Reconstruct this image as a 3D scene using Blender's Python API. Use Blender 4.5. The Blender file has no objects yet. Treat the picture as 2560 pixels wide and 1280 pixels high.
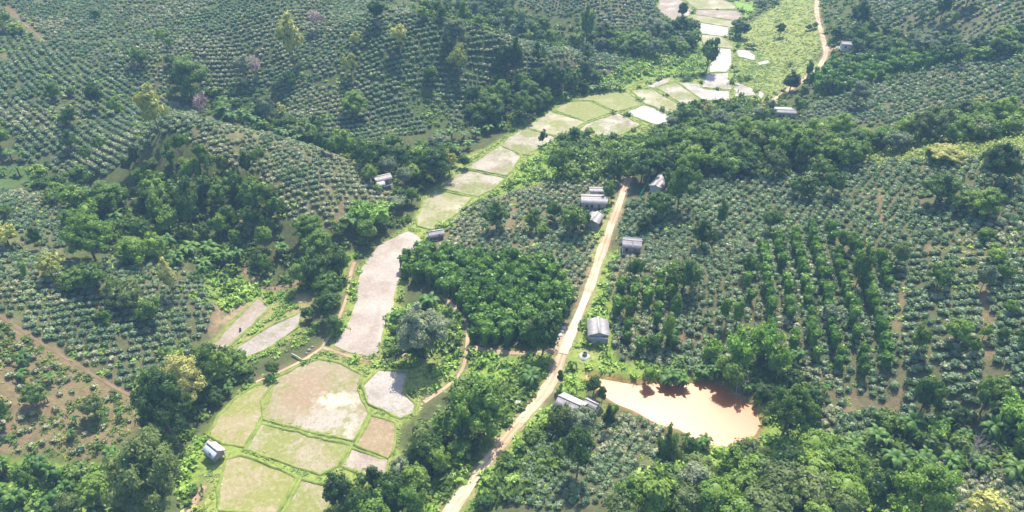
import bpy, bmesh, math, random
import numpy as np
from mathutils import Vector, Matrix
R = math.radians
rng = np.random.default_rng(7)
random.seed(7)
SC = bpy.context.scene
COL = SC.collection

# ------------------------------------------------------------------ camera, sky, sun, exposure
W0, H0, F0 = 2560.0, 1280.0, 1730.0
CZ, PITCH = 110.0, R(35.0)
cam_d = bpy.data.cameras.new('camera'); cam = bpy.data.objects.new('camera', cam_d); COL.objects.link(cam)
cam.location = (0, 0, CZ); cam.rotation_euler = (math.pi/2 - PITCH, 0, 0)
cam_d.sensor_fit = 'HORIZONTAL'; cam_d.sensor_width = 36.0; cam_d.lens = 36.0 * F0 / W0
cam_d.clip_start = 1.0; cam_d.clip_end = 12000.0
SC.camera = cam
SUN_EL, SUN_AZ = R(57.0), R(15.0)
w = bpy.data.worlds.new('World'); SC.world = w; w.use_nodes = True
nt = w.node_tree; nt.nodes.clear()
sky = nt.nodes.new('ShaderNodeTexSky'); sky.sky_type = 'NISHITA'; sky.sun_disc = False
sky.sun_elevation = SUN_EL; sky.sun_rotation = SUN_AZ
sky.air_density = 1.0; sky.dust_density = 2.5; sky.ozone_density = 1.0; sky.altitude = 600
bg = nt.nodes.new('ShaderNodeBackground'); bg.inputs[1].default_value = 0.15
wo = nt.nodes.new('ShaderNodeOutputWorld')
nt.links.new(sky.outputs[0], bg.inputs[0]); nt.links.new(bg.outputs[0], wo.inputs[0])
sd = bpy.data.lights.new('sun', 'SUN'); sd.energy = 4.6; sd.angle = R(0.55); sd.color = (1.0, 0.93, 0.78)
so = bpy.data.objects.new('sun', sd); COL.objects.link(so)
sdir = Vector((math.sin(SUN_AZ)*math.cos(SUN_EL), math.cos(SUN_AZ)*math.cos(SUN_EL), math.sin(SUN_EL)))
so.rotation_euler = sdir.to_track_quat('Z', 'Y').to_euler(); so.location = sdir * 400
SC.view_settings.view_transform = 'Standard'; SC.view_settings.look = 'None'
SC.view_settings.gamma = 1.0; SC.view_settings.exposure = 0.95
SC.cycles.max_bounces = 6; SC.cycles.diffuse_bounces = 2; SC.cycles.glossy_bounces = 2
SC.cycles.transmission_bounces = 3; SC.cycles.transparent_max_bounces = 4; SC.cycles.volume_bounces = 1

# ------------------------------------------------------------------ photo pixel <-> world
SP, CP = math.sin(PITCH), math.cos(PITCH)
def rays(u, v):
    a = (np.asarray(u, float) - 1280) / F0; b = (640 - np.asarray(v, float)) / F0
    return np.stack([a, CP + b*SP, -SP + b*CP], -1)
def plane(u, v, z=0.0):
    d = rays(u, v); t = (z - CZ) / d[..., 2]
    p = d * t[..., None]; p[..., 2] += CZ
    return p
def proj(P):
    P = np.asarray(P, float); x, y, z = P[..., 0], P[..., 1], P[..., 2] - CZ
    dep = np.maximum(y*CP - z*SP, 1e-3); up = y*SP + z*CP
    return 1280 + F0*x/dep, 640 - F0*up/dep, dep

# ------------------------------------------------------------------ land form
CTRL = """600,1280,0 850,1250,0 550,1130,0 700,1000,0 900,950,0 1000,1000,0 850,850,0 950,700,0 1030,600,0 1100,500,0 1200,420,0 1320,360,0
1450,280,0 1600,280,0 1750,230,0 1900,230,0 1800,150,0 1780,60,0 1750,0,0 1700,210,0 1600,235,0.5 650,800,.5 680,860,0 560,740,1 740,740,1
1060,640,1.5 1250,560,2.5 1450,480,4 1560,440,5 1500,640,4 1430,830,3 1390,940,2.6 1300,1060,3 1130,1280,4 1550,980,2 1800,1040,2 1700,1100,2.5 1200,750,2 1200,870,1.5
1150,930,1 1180,1050,2 1000,1200,1.5 1350,400,1.5 1250,500,1.2 1500,1150,5 1600,1250,8 1800,1200,5 2000,1250,9 2000,1080,4 1950,1000,3 2100,950,6 2250,1080,5
2450,1130,7 2300,1200,9 2500,1250,12 1600,620,5 1600,800,4 1750,700,7 1900,900,5 1900,700,9 2000,550,10 2100,800,10 2300,900,12 2500,1000,13 2500,800,18 2300,700,16
2500,600,21 2300,480,18 1800,450,7 2100,420,14 2560,380,27 2300,385,21 1700,350,3 1900,350,6 2100,350,9 2300,335,12 2560,315,18 2000,270,4 2200,250,8
2400,200,17 2560,200,22 2200,180,9 2100,120,8 2350,120,13 2500,50,27 2300,20,22 2100,20,13 1960,280,2.5 2060,150,4 1950,100,2 2040,10,6
540,780,2 480,700,5 300,700,12 400,900,3 200,850,9 0,800,16 50,1000,10 300,1050,3 150,1250,4 0,1200,8 350,1150,1.5 0,650,21 50,484,20 160,525,15 60,440,12 200,480,9
400,570,6 600,640,3 0,350,21 100,300,26 250,400,20 400,500,10 600,500,12 700,600,5 800,500,12 900,560,4 990,590,.5 430,275,38 600,322,31 760,370,24 890,412,15
960,500,4 0,0,46 0,100,40 200,150,35 300,50,34 400,150,30 480,252,12 540,272,8 600,288,5 660,308,4.4 720,330,4 850,372,3.5 905,405,3 1000,430,2 600,150,25 600,250,18 750,200,20 750,300,12 900,250,14
1000,300,7 1100,340,1.5 950,360,5 800,50,34 950,12,44 1100,45,39 1250,90,31 1400,122,21 500,0,38 700,0,42 1050,200,20 1150,265,8 1250,200,11 1250,310,0 1450,200,4
1520,160,4 1350,155,12 1250,58,5 1400,85,6 1350,0,14 1550,30,10 1620,80,3 1500,110,4 1150,22,8 1480,235,1 1650,150,1.5 -200,300,30 -200,700,24 -200,1100,14
-100,-60,52 300,-70,44 700,-60,46 1100,-60,20 1500,-60,22 1750,-70,1 2050,-60,8 2400,-60,32 2750,0,36 2750,400,32 2750,800,24 2750,1100,18 300,1400,4 900,1400,1 1400,1400,6 2100,1400,14 2600,1400,16"""
cp = np.array([[float(q) for q in s.split(',')] for s in CTRL.split()])
_m = (cp[:, 0] < 1450) & (cp[:, 1] < 430) & (cp[:, 2] > 4); cp[_m, 2] *= .68; cp[_m & (cp[:, 1] < 130), 2] *= 1.1; _m = (cp[:, 0] < 1000) & (cp[:, 1] >= 430) & (cp[:, 1] < 700); cp[_m, 2] *= .85
CPT = np.array([plane(a, b, c) for a, b, c in cp])
EXTRA = np.array([(-520, 150, 45), (-520, 420, 70), (-420, 650, 80), (0, 640, 34), (200, 640, 3), (420, 640, 50), (540, 420, 55), (520, 150, 40), (-300, 20, 20), (300, 20, 20), (0, 10, 3),
                  (-900, 400, 90), (900, 400, 90), (0, 1200, 90), (-900, 1200, 110), (900, 1200, 110), (0, -700, 30), (-900, -500, 60), (900, -500, 60)], float)
HID = []      # ground just behind the two crests, out of sight from the drone
for a_, b_, c_, back, drop in ((430, 275, 25.8, 20, 10), (515, 299, 23.5, 22, 12), (600, 322, 21, 22, 12), (680, 345, 18.7, 22, 11), (760, 370, 16.3, 20, 9), (830, 392, 13.2, 18, 7), (890, 412, 10.2, 16, 5),
    (950, 12, 32.5, 26, 16), (1030, 28, 30, 28, 16), (1100, 45, 28, 28, 15), (1175, 67, 25.5, 28, 14), (1250, 90, 22.5, 26, 12), (1330, 106, 16, 24, 8), (1400, 122, 12.9, 20, 6)):
    p_ = plane(a_, b_, c_); d_ = p_[:2]/np.linalg.norm(p_[:2]); CPT = np.vstack([CPT, p_]); HID.append((p_[0]+d_[0]*back, p_[1]+d_[1]*back, c_-drop))
CPT = np.vstack([CPT, EXTRA, np.array(HID)])
def rbf_fit(P, z):
    d = np.linalg.norm(P[:, None] - P[None], axis=2)
    A = -d - 2.0*np.eye(len(P))*0 + np.eye(len(P))*(1.2)
    n = len(P); M = np.zeros((n+1, n+1)); M[:n, :n] = -d + np.eye(n)*1.2; M[:n, n] = 1; M[n, :n] = 1
    return np.linalg.solve(M, np.append(z, 0))
WT = rbf_fit(CPT[:, :2], CPT[:, 2])
def rbf(X, Y):
    out = np.full(X.shape, WT[-1])
    for k in range(len(CPT)):
        out -= WT[k]*np.hypot(X - CPT[k, 0], Y - CPT[k, 1])
    return out
def nonuni(a, b, step, far, g=1.16):
    core = list(np.arange(a, b + 1e-6, step)); lo, hi = [], []
    s, x = step, a
    while x > -far: s *= g; x -= s; lo.append(x)
    s, x = step, core[-1]
    while x < far: s *= g; x += s; hi.append(x)
    return np.array(lo[::-1] + core + hi), len(lo), len(core)
GX, nlx, ncx = nonuni(-330, 340, 1.25, 3500)
GY, nly, ncy = nonuni(50, 500, 1.25, 3500)
XX, YY = np.meshgrid(GX, GY)            # rows = y
ZZ = rbf(XX, YY)
def blur(Z, n):
    for _ in range(n):
        P = np.pad(Z, 1, mode='edge')
        Z = (P[:-2, 1:-1] + P[2:, 1:-1] + P[1:-1, :-2] + P[1:-1, 2:] + 2*P[1:-1, 1:-1]) / 6
    return Z
ZZ = blur(ZZ, 9)
# broad natural undulation
def vnoise(X, Y, s, seed):
    r = np.random.default_rng(seed); T = r.random((256, 256))
    x, y = X/s, Y/s; xi, yi = np.floor(x).astype(int), np.floor(y).astype(int); fx, fy = x-xi, y-yi
    fx = fx*fx*(3-2*fx); fy = fy*fy*(3-2*fy)
    g = lambda a, b: T[a % 256, b % 256]
    return (g(xi, yi)*(1-fx) + g(xi+1, yi)*fx)*(1-fy) + (g(xi, yi+1)*(1-fx) + g(xi+1, yi+1)*fx)*fy
und = (vnoise(XX, YY, 26, 1) - .5)*2.2 + (vnoise(XX, YY, 9, 2) - .5)*.8

def inpoly(u, v, poly):
    poly = np.asarray(poly, float); r = np.zeros(np.shape(u), bool); n = len(poly)
    for i in range(n):
        x1, y1 = poly[i]; x2, y2 = poly[(i+1) % n]
        if y1 == y2: continue
        c = ((y1 > v) != (y2 > v)) & (u < (x2-x1)*(v-y1)/(y2-y1) + x1)
        r ^= c
    return r
def pdist(X, Y, P, closed=True):
    P = np.asarray(P, float)[:, :2]; d = np.full(np.shape(X), 1e9); n = len(P)
    for i in range(n if closed else n-1):
        a = P[i]; b = P[(i+1) % n]; ab = b-a; L = (ab**2).sum() + 1e-9
        t = np.clip(((X-a[0])*ab[0] + (Y-a[1])*ab[1])/L, 0, 1)
        d = np.minimum(d, np.hypot(X-a[0]-t*ab[0], Y-a[1]-t*ab[1]))
    return d
def PX(s): return [tuple(float(q) for q in a.split(',')) for a in s.split()]

# paddies: outline in photo pixels (on the valley floor), look
PADDY = [
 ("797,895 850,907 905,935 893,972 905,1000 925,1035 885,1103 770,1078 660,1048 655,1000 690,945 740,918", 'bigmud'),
 ("686,955 652,1048 608,1116 560,1108 520,1090 545,1040 600,985 640,962", 'yellow'),
 ("655,1058 770,1088 880,1112 845,1165 800,1186 720,1160 612,1122", 'mixed'),
 ("603,1137 680,1165 745,1192 690,1290 545,1275 550,1200 560,1150", 'yellow'),
 ("752,1197 845,1217 850,1235 790,1310 695,1310", 'mixed'),
 ("945,925 1020,930 1010,985 1040,1010 1035,1030 1000,1045 920,1008 905,965", 'wet'),
 ("928,1038 990,1057 985,1130 970,1145 890,1112", 'brown'),
 ("882,1120 972,1150 970,1185 935,1195 855,1165", 'wetmud'),
 ("830,1187 868,1190 875,1215 850,1225", 'wet'),
 ("640,760 668,778 600,835 555,867 530,855 560,830 590,800 610,785", 'wetmud'),
 ("747,795 740,825 660,870 575,897 600,860 670,825", 'wet'),
 ("1040,545 1060,500 1092,475 1183,493 1150,530 1080,575 1045,565", 'green'),
 ("1156,423 1265,445 1230,475 1193,492 1096,470", 'mixedwet'),
 ("1250,363 1305,390 1268,440 1162,420", 'mixedwet'),
 ("1310,320 1395,346 1310,386 1250,360", 'mixedwet'),
 ("1376,279 1463,305 1400,341 1313,318", 'green'),
 ("1387,275 1420,254 1478,255 1530,279 1465,302", 'greener'),
 ("1430,250 1500,231 1568,232 1607,260 1540,278 1484,252", 'greener'),
 ("1472,307 1545,284 1603,312 1555,335 1500,341 1445,325", 'mixedwet'),
 ("1562,281 1612,264 1680,289 1673,316 1620,306", 'white'),
 ("1577,226 1630,223 1703,265 1685,283 1613,259", 'green'),
 ("1612,215 1680,191 1670,205 1640,219", 'wet'),
 ("1642,220 1688,207 1748,245 1715,262", 'mixedwet'),
 ("1697,208 1750,211 1760,223 1820,227 1824,250 1757,248", 'wet'),
 ("1767,184 1820,183 1828,222 1754,216", 'wet'),
 ("1836,206 1880,220 1890,238 1838,240", 'wet'),
 ("1896,223 1912,235 1905,248 1894,240", 'wet'),
 ("1780,121 1830,126 1828,165 1815,178 1773,180", 'white'),
 ("1746,88 1800,93 1827,108 1829,119 1767,114", 'green'),
 ("1736,57 1820,70 1818,88 1741,83", 'white'),
 ("1711,45 1740,39 1835,53 1826,65 1742,54", 'green'),
 ("1746,26 1845,29 1850,44 1830,48 1742,36", 'wetmud'),
 ("1716,0 1790,-6 1838,15 1830,20 1746,21", 'green'),
 ("1655,0 1700,2 1728,25 1715,40 1680,45 1645,25", 'wetmud'),
 ("1840,126 1870,125 1890,140 1885,150 1847,142", 'white'),
 ("1890,156 1920,150 1925,158 1900,163", 'wet'),
 ("1836,4 1880,14 1886,24 1862,27 1842,19", 'rice'),
 ("1500,232 1600,205 1615,198 1612,203 1560,222", 'rice'),
]
CHANNEL = PX("1020,578 1052,592 1050,625 1000,690 985,740 985,770 965,800 945,885 925,892 880,882 835,866 858,828 880,790 893,745 891,710 905,670 928,636 950,610")
POND = PX("1455,930 1475,940 1530,950 1600,962 1640,955 1700,962 1755,950 1790,957 1820,975 1850,995 1880,1010 1893,1030 1905,1060 1890,1090 1850,1118 1800,1118 1735,1100 1700,1075 1640,1060 1590,1030 1540,1010 1500,985 1490,965 1460,945")
POND_Z = 2.0
VALLEY = PX("500,1330 515,1090 600,975 690,935 790,885 830,865 870,790 890,700 900,660 980,590 1030,560 1060,490 1150,415 1240,355 1310,310 1400,255 1500,225 1620,195 1690,180 1740,160 1740,100 1690,60 1640,30 1640,-20 1860,-20 1895,20 1860,50 1850,110 1930,150 1930,200 1920,255 1830,258 1720,285 1690,320 1600,345 1500,348 1420,350 1330,395 1280,450 1200,500 1110,575 1060,600 1060,630 1010,700 995,775 975,820 960,890 1040,925 1050,1030 1000,1065 995,1140 980,1200 880,1240 800,1330")
PONDS2 = PX("520,860 600,780 660,740 760,780 760,830 680,885 570,905")
def flat(poly, z, band, Z):
    W = plane(*np.array(poly).T, z); ins = inpoly(XX, YY, W[:, :2]); d = pdist(XX, YY, W); d[ins] = 0
    k = np.clip(1 - d/band, 0, 1); k = k*k*(3-2*k)
    return Z*(1-k) + z*k
vm = np.zeros_like(ZZ)
WV = plane(*np.array(VALLEY).T, 0.0); near = inpoly(XX, YY, WV[:, :2]); dv = pdist(XX, YY, WV); dv[near] = 0
ZZ = ZZ + und*np.clip(dv/25, 0, 1)
ZZ = flat(VALLEY, 0.0, 12, ZZ); ZZ = flat(PONDS2, 0.0, 8, ZZ)
WP = plane(*np.array(POND).T, POND_Z); insp = inpoly(XX, YY, WP[:, :2]); dp = pdist(XX, YY, WP); sdp = np.where(insp, -dp, dp)
k = np.clip(1 - np.maximum(sdp, 0)/14, 0, 1); tgt = POND_Z + np.clip(sdp*.55, -1.5, 1.1)
ZZ = ZZ*(1-k) + tgt*k

def hgt(x, y):
    x = np.asarray(x, float); y = np.asarray(y, float)
    i = np.clip(np.searchsorted(GX, x) - 1, 0, len(GX)-2); j = np.clip(np.searchsorted(GY, y) - 1, 0, len(GY)-2)
    fx = (x - GX[i])/(GX[i+1]-GX[i]); fy = (y - GY[j])/(GY[j+1]-GY[j])
    return (ZZ[j, i]*(1-fx) + ZZ[j, i+1]*fx)*(1-fy) + (ZZ[j+1, i]*(1-fx) + ZZ[j+1, i+1]*fx)*fy
def hit(u, v):
    u = np.atleast_1d(np.asarray(u, float)); v = np.atleast_1d(np.asarray(v, float)); out = np.zeros((len(u), 3))
    ts = np.arange(50, 900, 1.5)
    for s in range(0, len(u), 2000):
        d = rays(u[s:s+2000], v[s:s+2000]); d[:, 2] = np.minimum(d[:, 2], -.02)
        P = d[:, None, :]*ts[None, :, None]; z = P[..., 2] + CZ
        g = z - hgt(P[..., 0], P[..., 1]); b = g < 0; k = np.argmax(b, 1); k[~b.any(1)] = len(ts)-1; k = np.maximum(k, 1)
        r = np.arange(len(k)); g1, g0 = g[r, k], g[r, k-1]; f = np.clip(g0/np.where(g0-g1 == 0, 1, g0-g1), 0, 1)
        t = ts[k-1] + (ts[k]-ts[k-1])*f; q = d*t[:, None]; q[:, 2] = hgt(q[:, 0], q[:, 1]); out[s:s+2000] = q
    return out
def gpt(u, v): return Vector(hit([u], [v])[0])
def dens(poly, step, closed=True):
    P = [np.array(p, float) for p in poly]; o = []
    for i in range(len(P) if closed else len(P)-1):
        a, b = P[i], P[(i+1) % len(P)]; n = max(1, int(np.linalg.norm(b-a)/step))
        o += [a + (b-a)*k/n for k in range(n)]
    if not closed: o.append(P[-1])
    return np.array(o)
def smooth(P, n=2):
    P = np.asarray(P, float)
    for _ in range(n):
        Q = [P[0]]
        for a, b in zip(P[:-1], P[1:]): Q += [a*.75+b*.25, a*.25+b*.75]
        P = np.array(Q + [P[-1]])
    return P

# ------------------------------------------------------------------ materials
def mat(name, build):
    m = bpy.data.materials.new(name); m.use_nodes = True; t = m.node_tree; t.nodes.clear()
    o = t.nodes.new('ShaderNodeOutputMaterial'); s = build(t); t.links.new(s, o.inputs[0]); return m
def N(t, ty, ins=None, **kw):
    n = t.nodes.new(ty)
    for a, b in kw.items(): setattr(n, a, b)
    for a, b in (ins or {}).items():
        if isinstance(b, bpy.types.NodeSocket): t.links.new(b, n.inputs[a])
        else: n.inputs[a].default_value = b
    return n
def c4(c): return (c[0], c[1], c[2], 1)
def ramp(t, fac, stops, interp='LINEAR'):
    n = t.nodes.new('ShaderNodeValToRGB'); t.links.new(fac, n.inputs[0]); e = n.color_ramp.elements; n.color_ramp.interpolation = interp
    while len(e) < len(stops): e.new(.5)
    for q, (p, c) in zip(e, stops): q.position = p; q.color = c4(c) if len(c) == 3 else c
    return n.outputs[0]
def noise(t, scale, detail=3, obj=False, rough=.55, vec=None):
    if vec is None:
        vec = N(t, 'ShaderNodeTexCoord').outputs['Object'] if obj else N(t, 'ShaderNodeNewGeometry').outputs['Position']
    return N(t, 'ShaderNodeTexNoise', {'Vector': vec, 'Scale': scale, 'Detail': detail, 'Roughness': rough}).outputs[0]
def mixc(t, f, a, b, mode='MIX'):
    n = N(t, 'ShaderNodeMix', data_type='RGBA', blend_type=mode)
    for i, q in ((0, f), (6, a), (7, b)):
        if isinstance(q, bpy.types.NodeSocket): t.links.new(q, n.inputs[i])
        else: n.inputs[i].default_value = q if i == 0 else c4(q)
    return n.outputs[2]
def mth(t, op, a, b=0.0, clamp=False):
    n = N(t, 'ShaderNodeMath', operation=op, use_clamp=clamp)
    for i, q in ((0, a), (1, b)):
        if isinstance(q, bpy.types.NodeSocket): t.links.new(q, n.inputs[i])
        else: n.inputs[i].default_value = q
    return n.outputs[0]
GAIN = 1.65
def leafmat(name, a, b, c, rough=.5, spec=.32, trans=.40, nsc=.5, alt=None):
    """a..c: dark to light leaf colour; varies by plant, by clump and by leaf"""
    def f(t):
        oi = N(t, 'ShaderNodeObjectInfo'); at = N(t, 'ShaderNodeAttribute', attribute_name='rnd')
        r = mth(t, 'FRACT', mth(t, 'ADD', oi.outputs['Random'], at.outputs['Fac']))
        n = noise(t, nsc, 3); n2 = noise(t, nsc*6, 2)
        v = mth(t, 'ADD', mth(t, 'MULTIPLY', r, .36), mth(t, 'ADD', mth(t, 'MULTIPLY', n, .62), mth(t, 'MULTIPLY', n2, .3)))
        v = mth(t, 'SUBTRACT', v, .14)
        a_, b_, c_ = [tuple(min(.75, q*GAIN) for q in k) for k in (a, b, c)]
        col = ramp(t, v, [(.15, a_), (.5, b_), (.85, c_)])
        if alt: col = mixc(t, mth(t, 'MULTIPLY', mth(t, 'GREATER_THAN', n2, .6), .7), col, alt)
        p = N(t, 'ShaderNodeBsdfPrincipled', {'Base Color': col, 'Roughness': rough, 'Specular IOR Level': spec})
        tr = N(t, 'ShaderNodeBsdfTranslucent', {'Color': mixc(t, .5, col, (.16, .26, .02))})
        return N(t, 'ShaderNodeMixShader', {0: trans, 1: p.outputs[0], 2: tr.outputs[0]}).outputs[0]
    return mat(name, f)
M = {}
M['coffee'] = leafmat('coffee_leaf', (.042, .082, .036), (.100, .152, .074), (.225, .265, .150), rough=.55, spec=.5, trans=.3, nsc=.09)
M['coffeedry'] = leafmat('coffee_leaf_dry', (.10, .12, .06), (.185, .20, .11), (.32, .32, .20), rough=.5, spec=.4, trans=.2, nsc=.12)
M['dark'] = leafmat('dark_leaf', (.016, .040, .012), (.040, .080, .020), (.095, .150, .035), nsc=.35)
M['round'] = leafmat('broad_leaf', (.024, .056, .014), (.060, .112, .022), (.155, .215, .042), nsc=.35)
M['bright'] = leafmat('bright_leaf', (.045, .092, .015), (.102, .172, .026), (.205, .275, .05), nsc=.3)
M['yel'] = leafmat('yellow_leaf', (.14, .16, .035), (.29, .29, .075), (.46, .42, .16), nsc=.4)
M['lime'] = leafmat('lime_leaf', (.055, .115, .018), (.135, .215, .032), (.25, .32, .065), nsc=.3)
M['silver'] = leafmat('pale_leaf', (.06, .085, .045), (.13, .16, .09), (.26, .28, .18), nsc=.35, rough=.6)
M['pink'] = leafmat('dry_pink_leaf', (.22, .15, .14), (.36, .26, .24), (.46, .36, .32), nsc=.4, trans=.1)
M['vine'] = leafmat('pepper_leaf', (.024, .068, .014), (.075, .155, .026), (.180, .275, .055), nsc=.5, rough=.4)
M['banana'] = leafmat('banana_leaf', (.028, .068, .012), (.052, .115, .018), (.105, .175, .032), nsc=.5, rough=.5, spec=.35)
M['olive'] = leafmat('olive_leaf', (.040, .062, .018), (.085, .118, .034), (.165, .200, .065), nsc=.35)
M['bamboo'] = leafmat('bamboo_leaf', (.07, .15, .025), (.14, .25, .04), (.25, .36, .08), nsc=.4)
M['weed'] = leafmat('weed_leaf', (.06, .12, .02), (.145, .24, .035), (.27, .36, .07), nsc=.08, trans=.25)
M['scrub'] = leafmat('scrub_leaf', (.038, .07, .016), (.08, .13, .026), (.165, .22, .05), nsc=.10)
M['strip'] = leafmat('tall_grass_blade', (.12, .165, .035), (.215, .26, .065), (.35, .37, .12), nsc=.12, trans=.4)
M['grass'] = leafmat('grass_blade', (.09, .135, .03), (.17, .225, .055), (.29, .32, .10), nsc=.08, trans=.3)
def solid(name, a, b, sc=1.5, rough=.8, spec=.3, obj=False, bump=0.0):
    def f(t):
        n = noise(t, sc, 4, obj); col = ramp(t, n, [(.3, a), (.7, b)])
        p = N(t, 'ShaderNodeBsdfPrincipled', {'Base Color': col, 'Roughness': rough, 'Specular IOR Level': spec})
        if bump:
            bp = N(t, 'ShaderNodeBump', {'Height': noise(t, sc*3, 4, obj), 'Strength': bump, 'Distance': .1}); t.links.new(bp.outputs[0], p.inputs['Normal'])
        return p.outputs[0]
    return mat(name, f)
M['bark'] = solid('bark', (.10, .075, .05), (.20, .16, .12), 2)
M['palebark'] = solid('pale_bark', (.30, .26, .22), (.48, .43, .38), 2)
M['wood'] = solid('weathered_wood', (.16, .11, .08), (.32, .25, .20), 3)
M['wall'] = solid('plaster_wall', (.42, .40, .375), (.56, .54, .51), .8)
M['plank'] = solid('plank_wall', (.26, .20, .17), (.40, .33, .29), 2.5)
M['opening'] = solid('dark_opening', (.02, .018, .016), (.05, .045, .04), 2)
M['concrete'] = solid('concrete', (.55, .52, .46), (.74, .71, .65), 1.2)
M['white'] = solid('white_sheet', (.40, .38, .34), (.52, .50, .45), 1.0, rough=.5)
M['net'] = solid('green_net', (.02, .28, .16), (.05, .42, .26), 2)
M['stone'] = solid('grey_stone', (.18, .16, .14), (.30, .27, .24), 1.5)
def roofmat(name, a, b, rough=.42, rust=(.34, .20, .16), metal=.0, amt=.5):
    def f(t):
        tc = N(t, 'ShaderNodeTexCoord').outputs['Object']
        n = noise(t, .9, 4, vec=tc); n2 = noise(t, 4, 3, vec=tc)
        col = ramp(t, n, [(.32, a), (.68, b)]); col = mixc(t, mth(t, 'MULTIPLY', mth(t, 'GREATER_THAN', mth(t, 'MULTIPLY', n, n2), .33), amt), col, rust)
        wv = N(t, 'ShaderNodeTexWave', {'Vector': tc, 'Scale': 2.2, 'Distortion': .2}, wave_type='BANDS', bands_direction='X').outputs[1]
        col = mixc(t, mth(t, 'MULTIPLY', wv, .18), col, (.22, .21, .22))
        bp = N(t, 'ShaderNodeBump', {'Height': wv, 'Strength': .5, 'Distance': .05})
        return N(t, 'ShaderNodeBsdfPrincipled', {'Base Color': col, 'Roughness': rough, 'Metallic': metal, 'Normal': bp.outputs[0]}).outputs[0]
    return mat(name, f)
M['roofgrey'] = roofmat('grey_sheet_roof', (.25, .235, .24), (.38, .355, .36))
M['roofdark'] = roofmat('dark_grey_roof', (.14, .135, .155), (.22, .21, .24), amt=.2)
M['roofblue'] = roofmat('zinc_roof', (.34, .42, .55), (.46, .54, .66), rough=.35, amt=.08)
M['roofwhite'] = roofmat('pale_roof', (.40, .38, .37), (.54, .52, .50), amt=.3)
def ribbonmat(name, pale, soil, ruts=True):
    def f(t):
        uv = N(t, 'ShaderNodeUVMap'); sx = N(t, 'ShaderNodeSeparateXYZ', {0: uv.outputs[0]}).outputs[0]
        n = noise(t, .16, 4); n2 = noise(t, 1.6, 4)
        col = ramp(t, n, [(.38, soil), (.62, pale)])
        col = mixc(t, mth(t, 'MULTIPLY', n2, .45), col, soil)
        if ruts:
            d = mth(t, 'ABSOLUTE', mth(t, 'SUBTRACT', mth(t, 'ABSOLUTE', mth(t, 'SUBTRACT', sx, .5)), .21))
            rut = mth(t, 'SUBTRACT', 1, mth(t, 'MULTIPLY', d, 9), True)
            col = mixc(t, mth(t, 'MULTIPLY', rut, .55), col, pale)
            mid = mth(t, 'SUBTRACT', 1, mth(t, 'MULTIPLY', mth(t, 'ABSOLUTE', mth(t, 'SUBTRACT', sx, .5)), 11), True)
            col = mixc(t, mth(t, 'MULTIPLY', mth(t, 'MULTIPLY', mid, n2), .8), col, (.26, .20, .11))
        return N(t, 'ShaderNodeBsdfPrincipled', {'Base Color': col, 'Roughness': .9, 'Specular IOR Level': .2}).outputs[0]
    return mat(name, f)
M['road'] = ribbonmat('dirt_road_surface', (.56, .46, .33), (.34, .235, .15))
M['roadpale'] = ribbonmat('pale_road_surface', (.64, .58, .47), (.48, .39, .28), False)
M['track'] = ribbonmat('red_track_surface', (.24, .165, .11), (.15, .105, .065), False)
M['path'] = ribbonmat('foot_path_surface', (.46, .37, .25), (.30, .21, .13), False)
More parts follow.
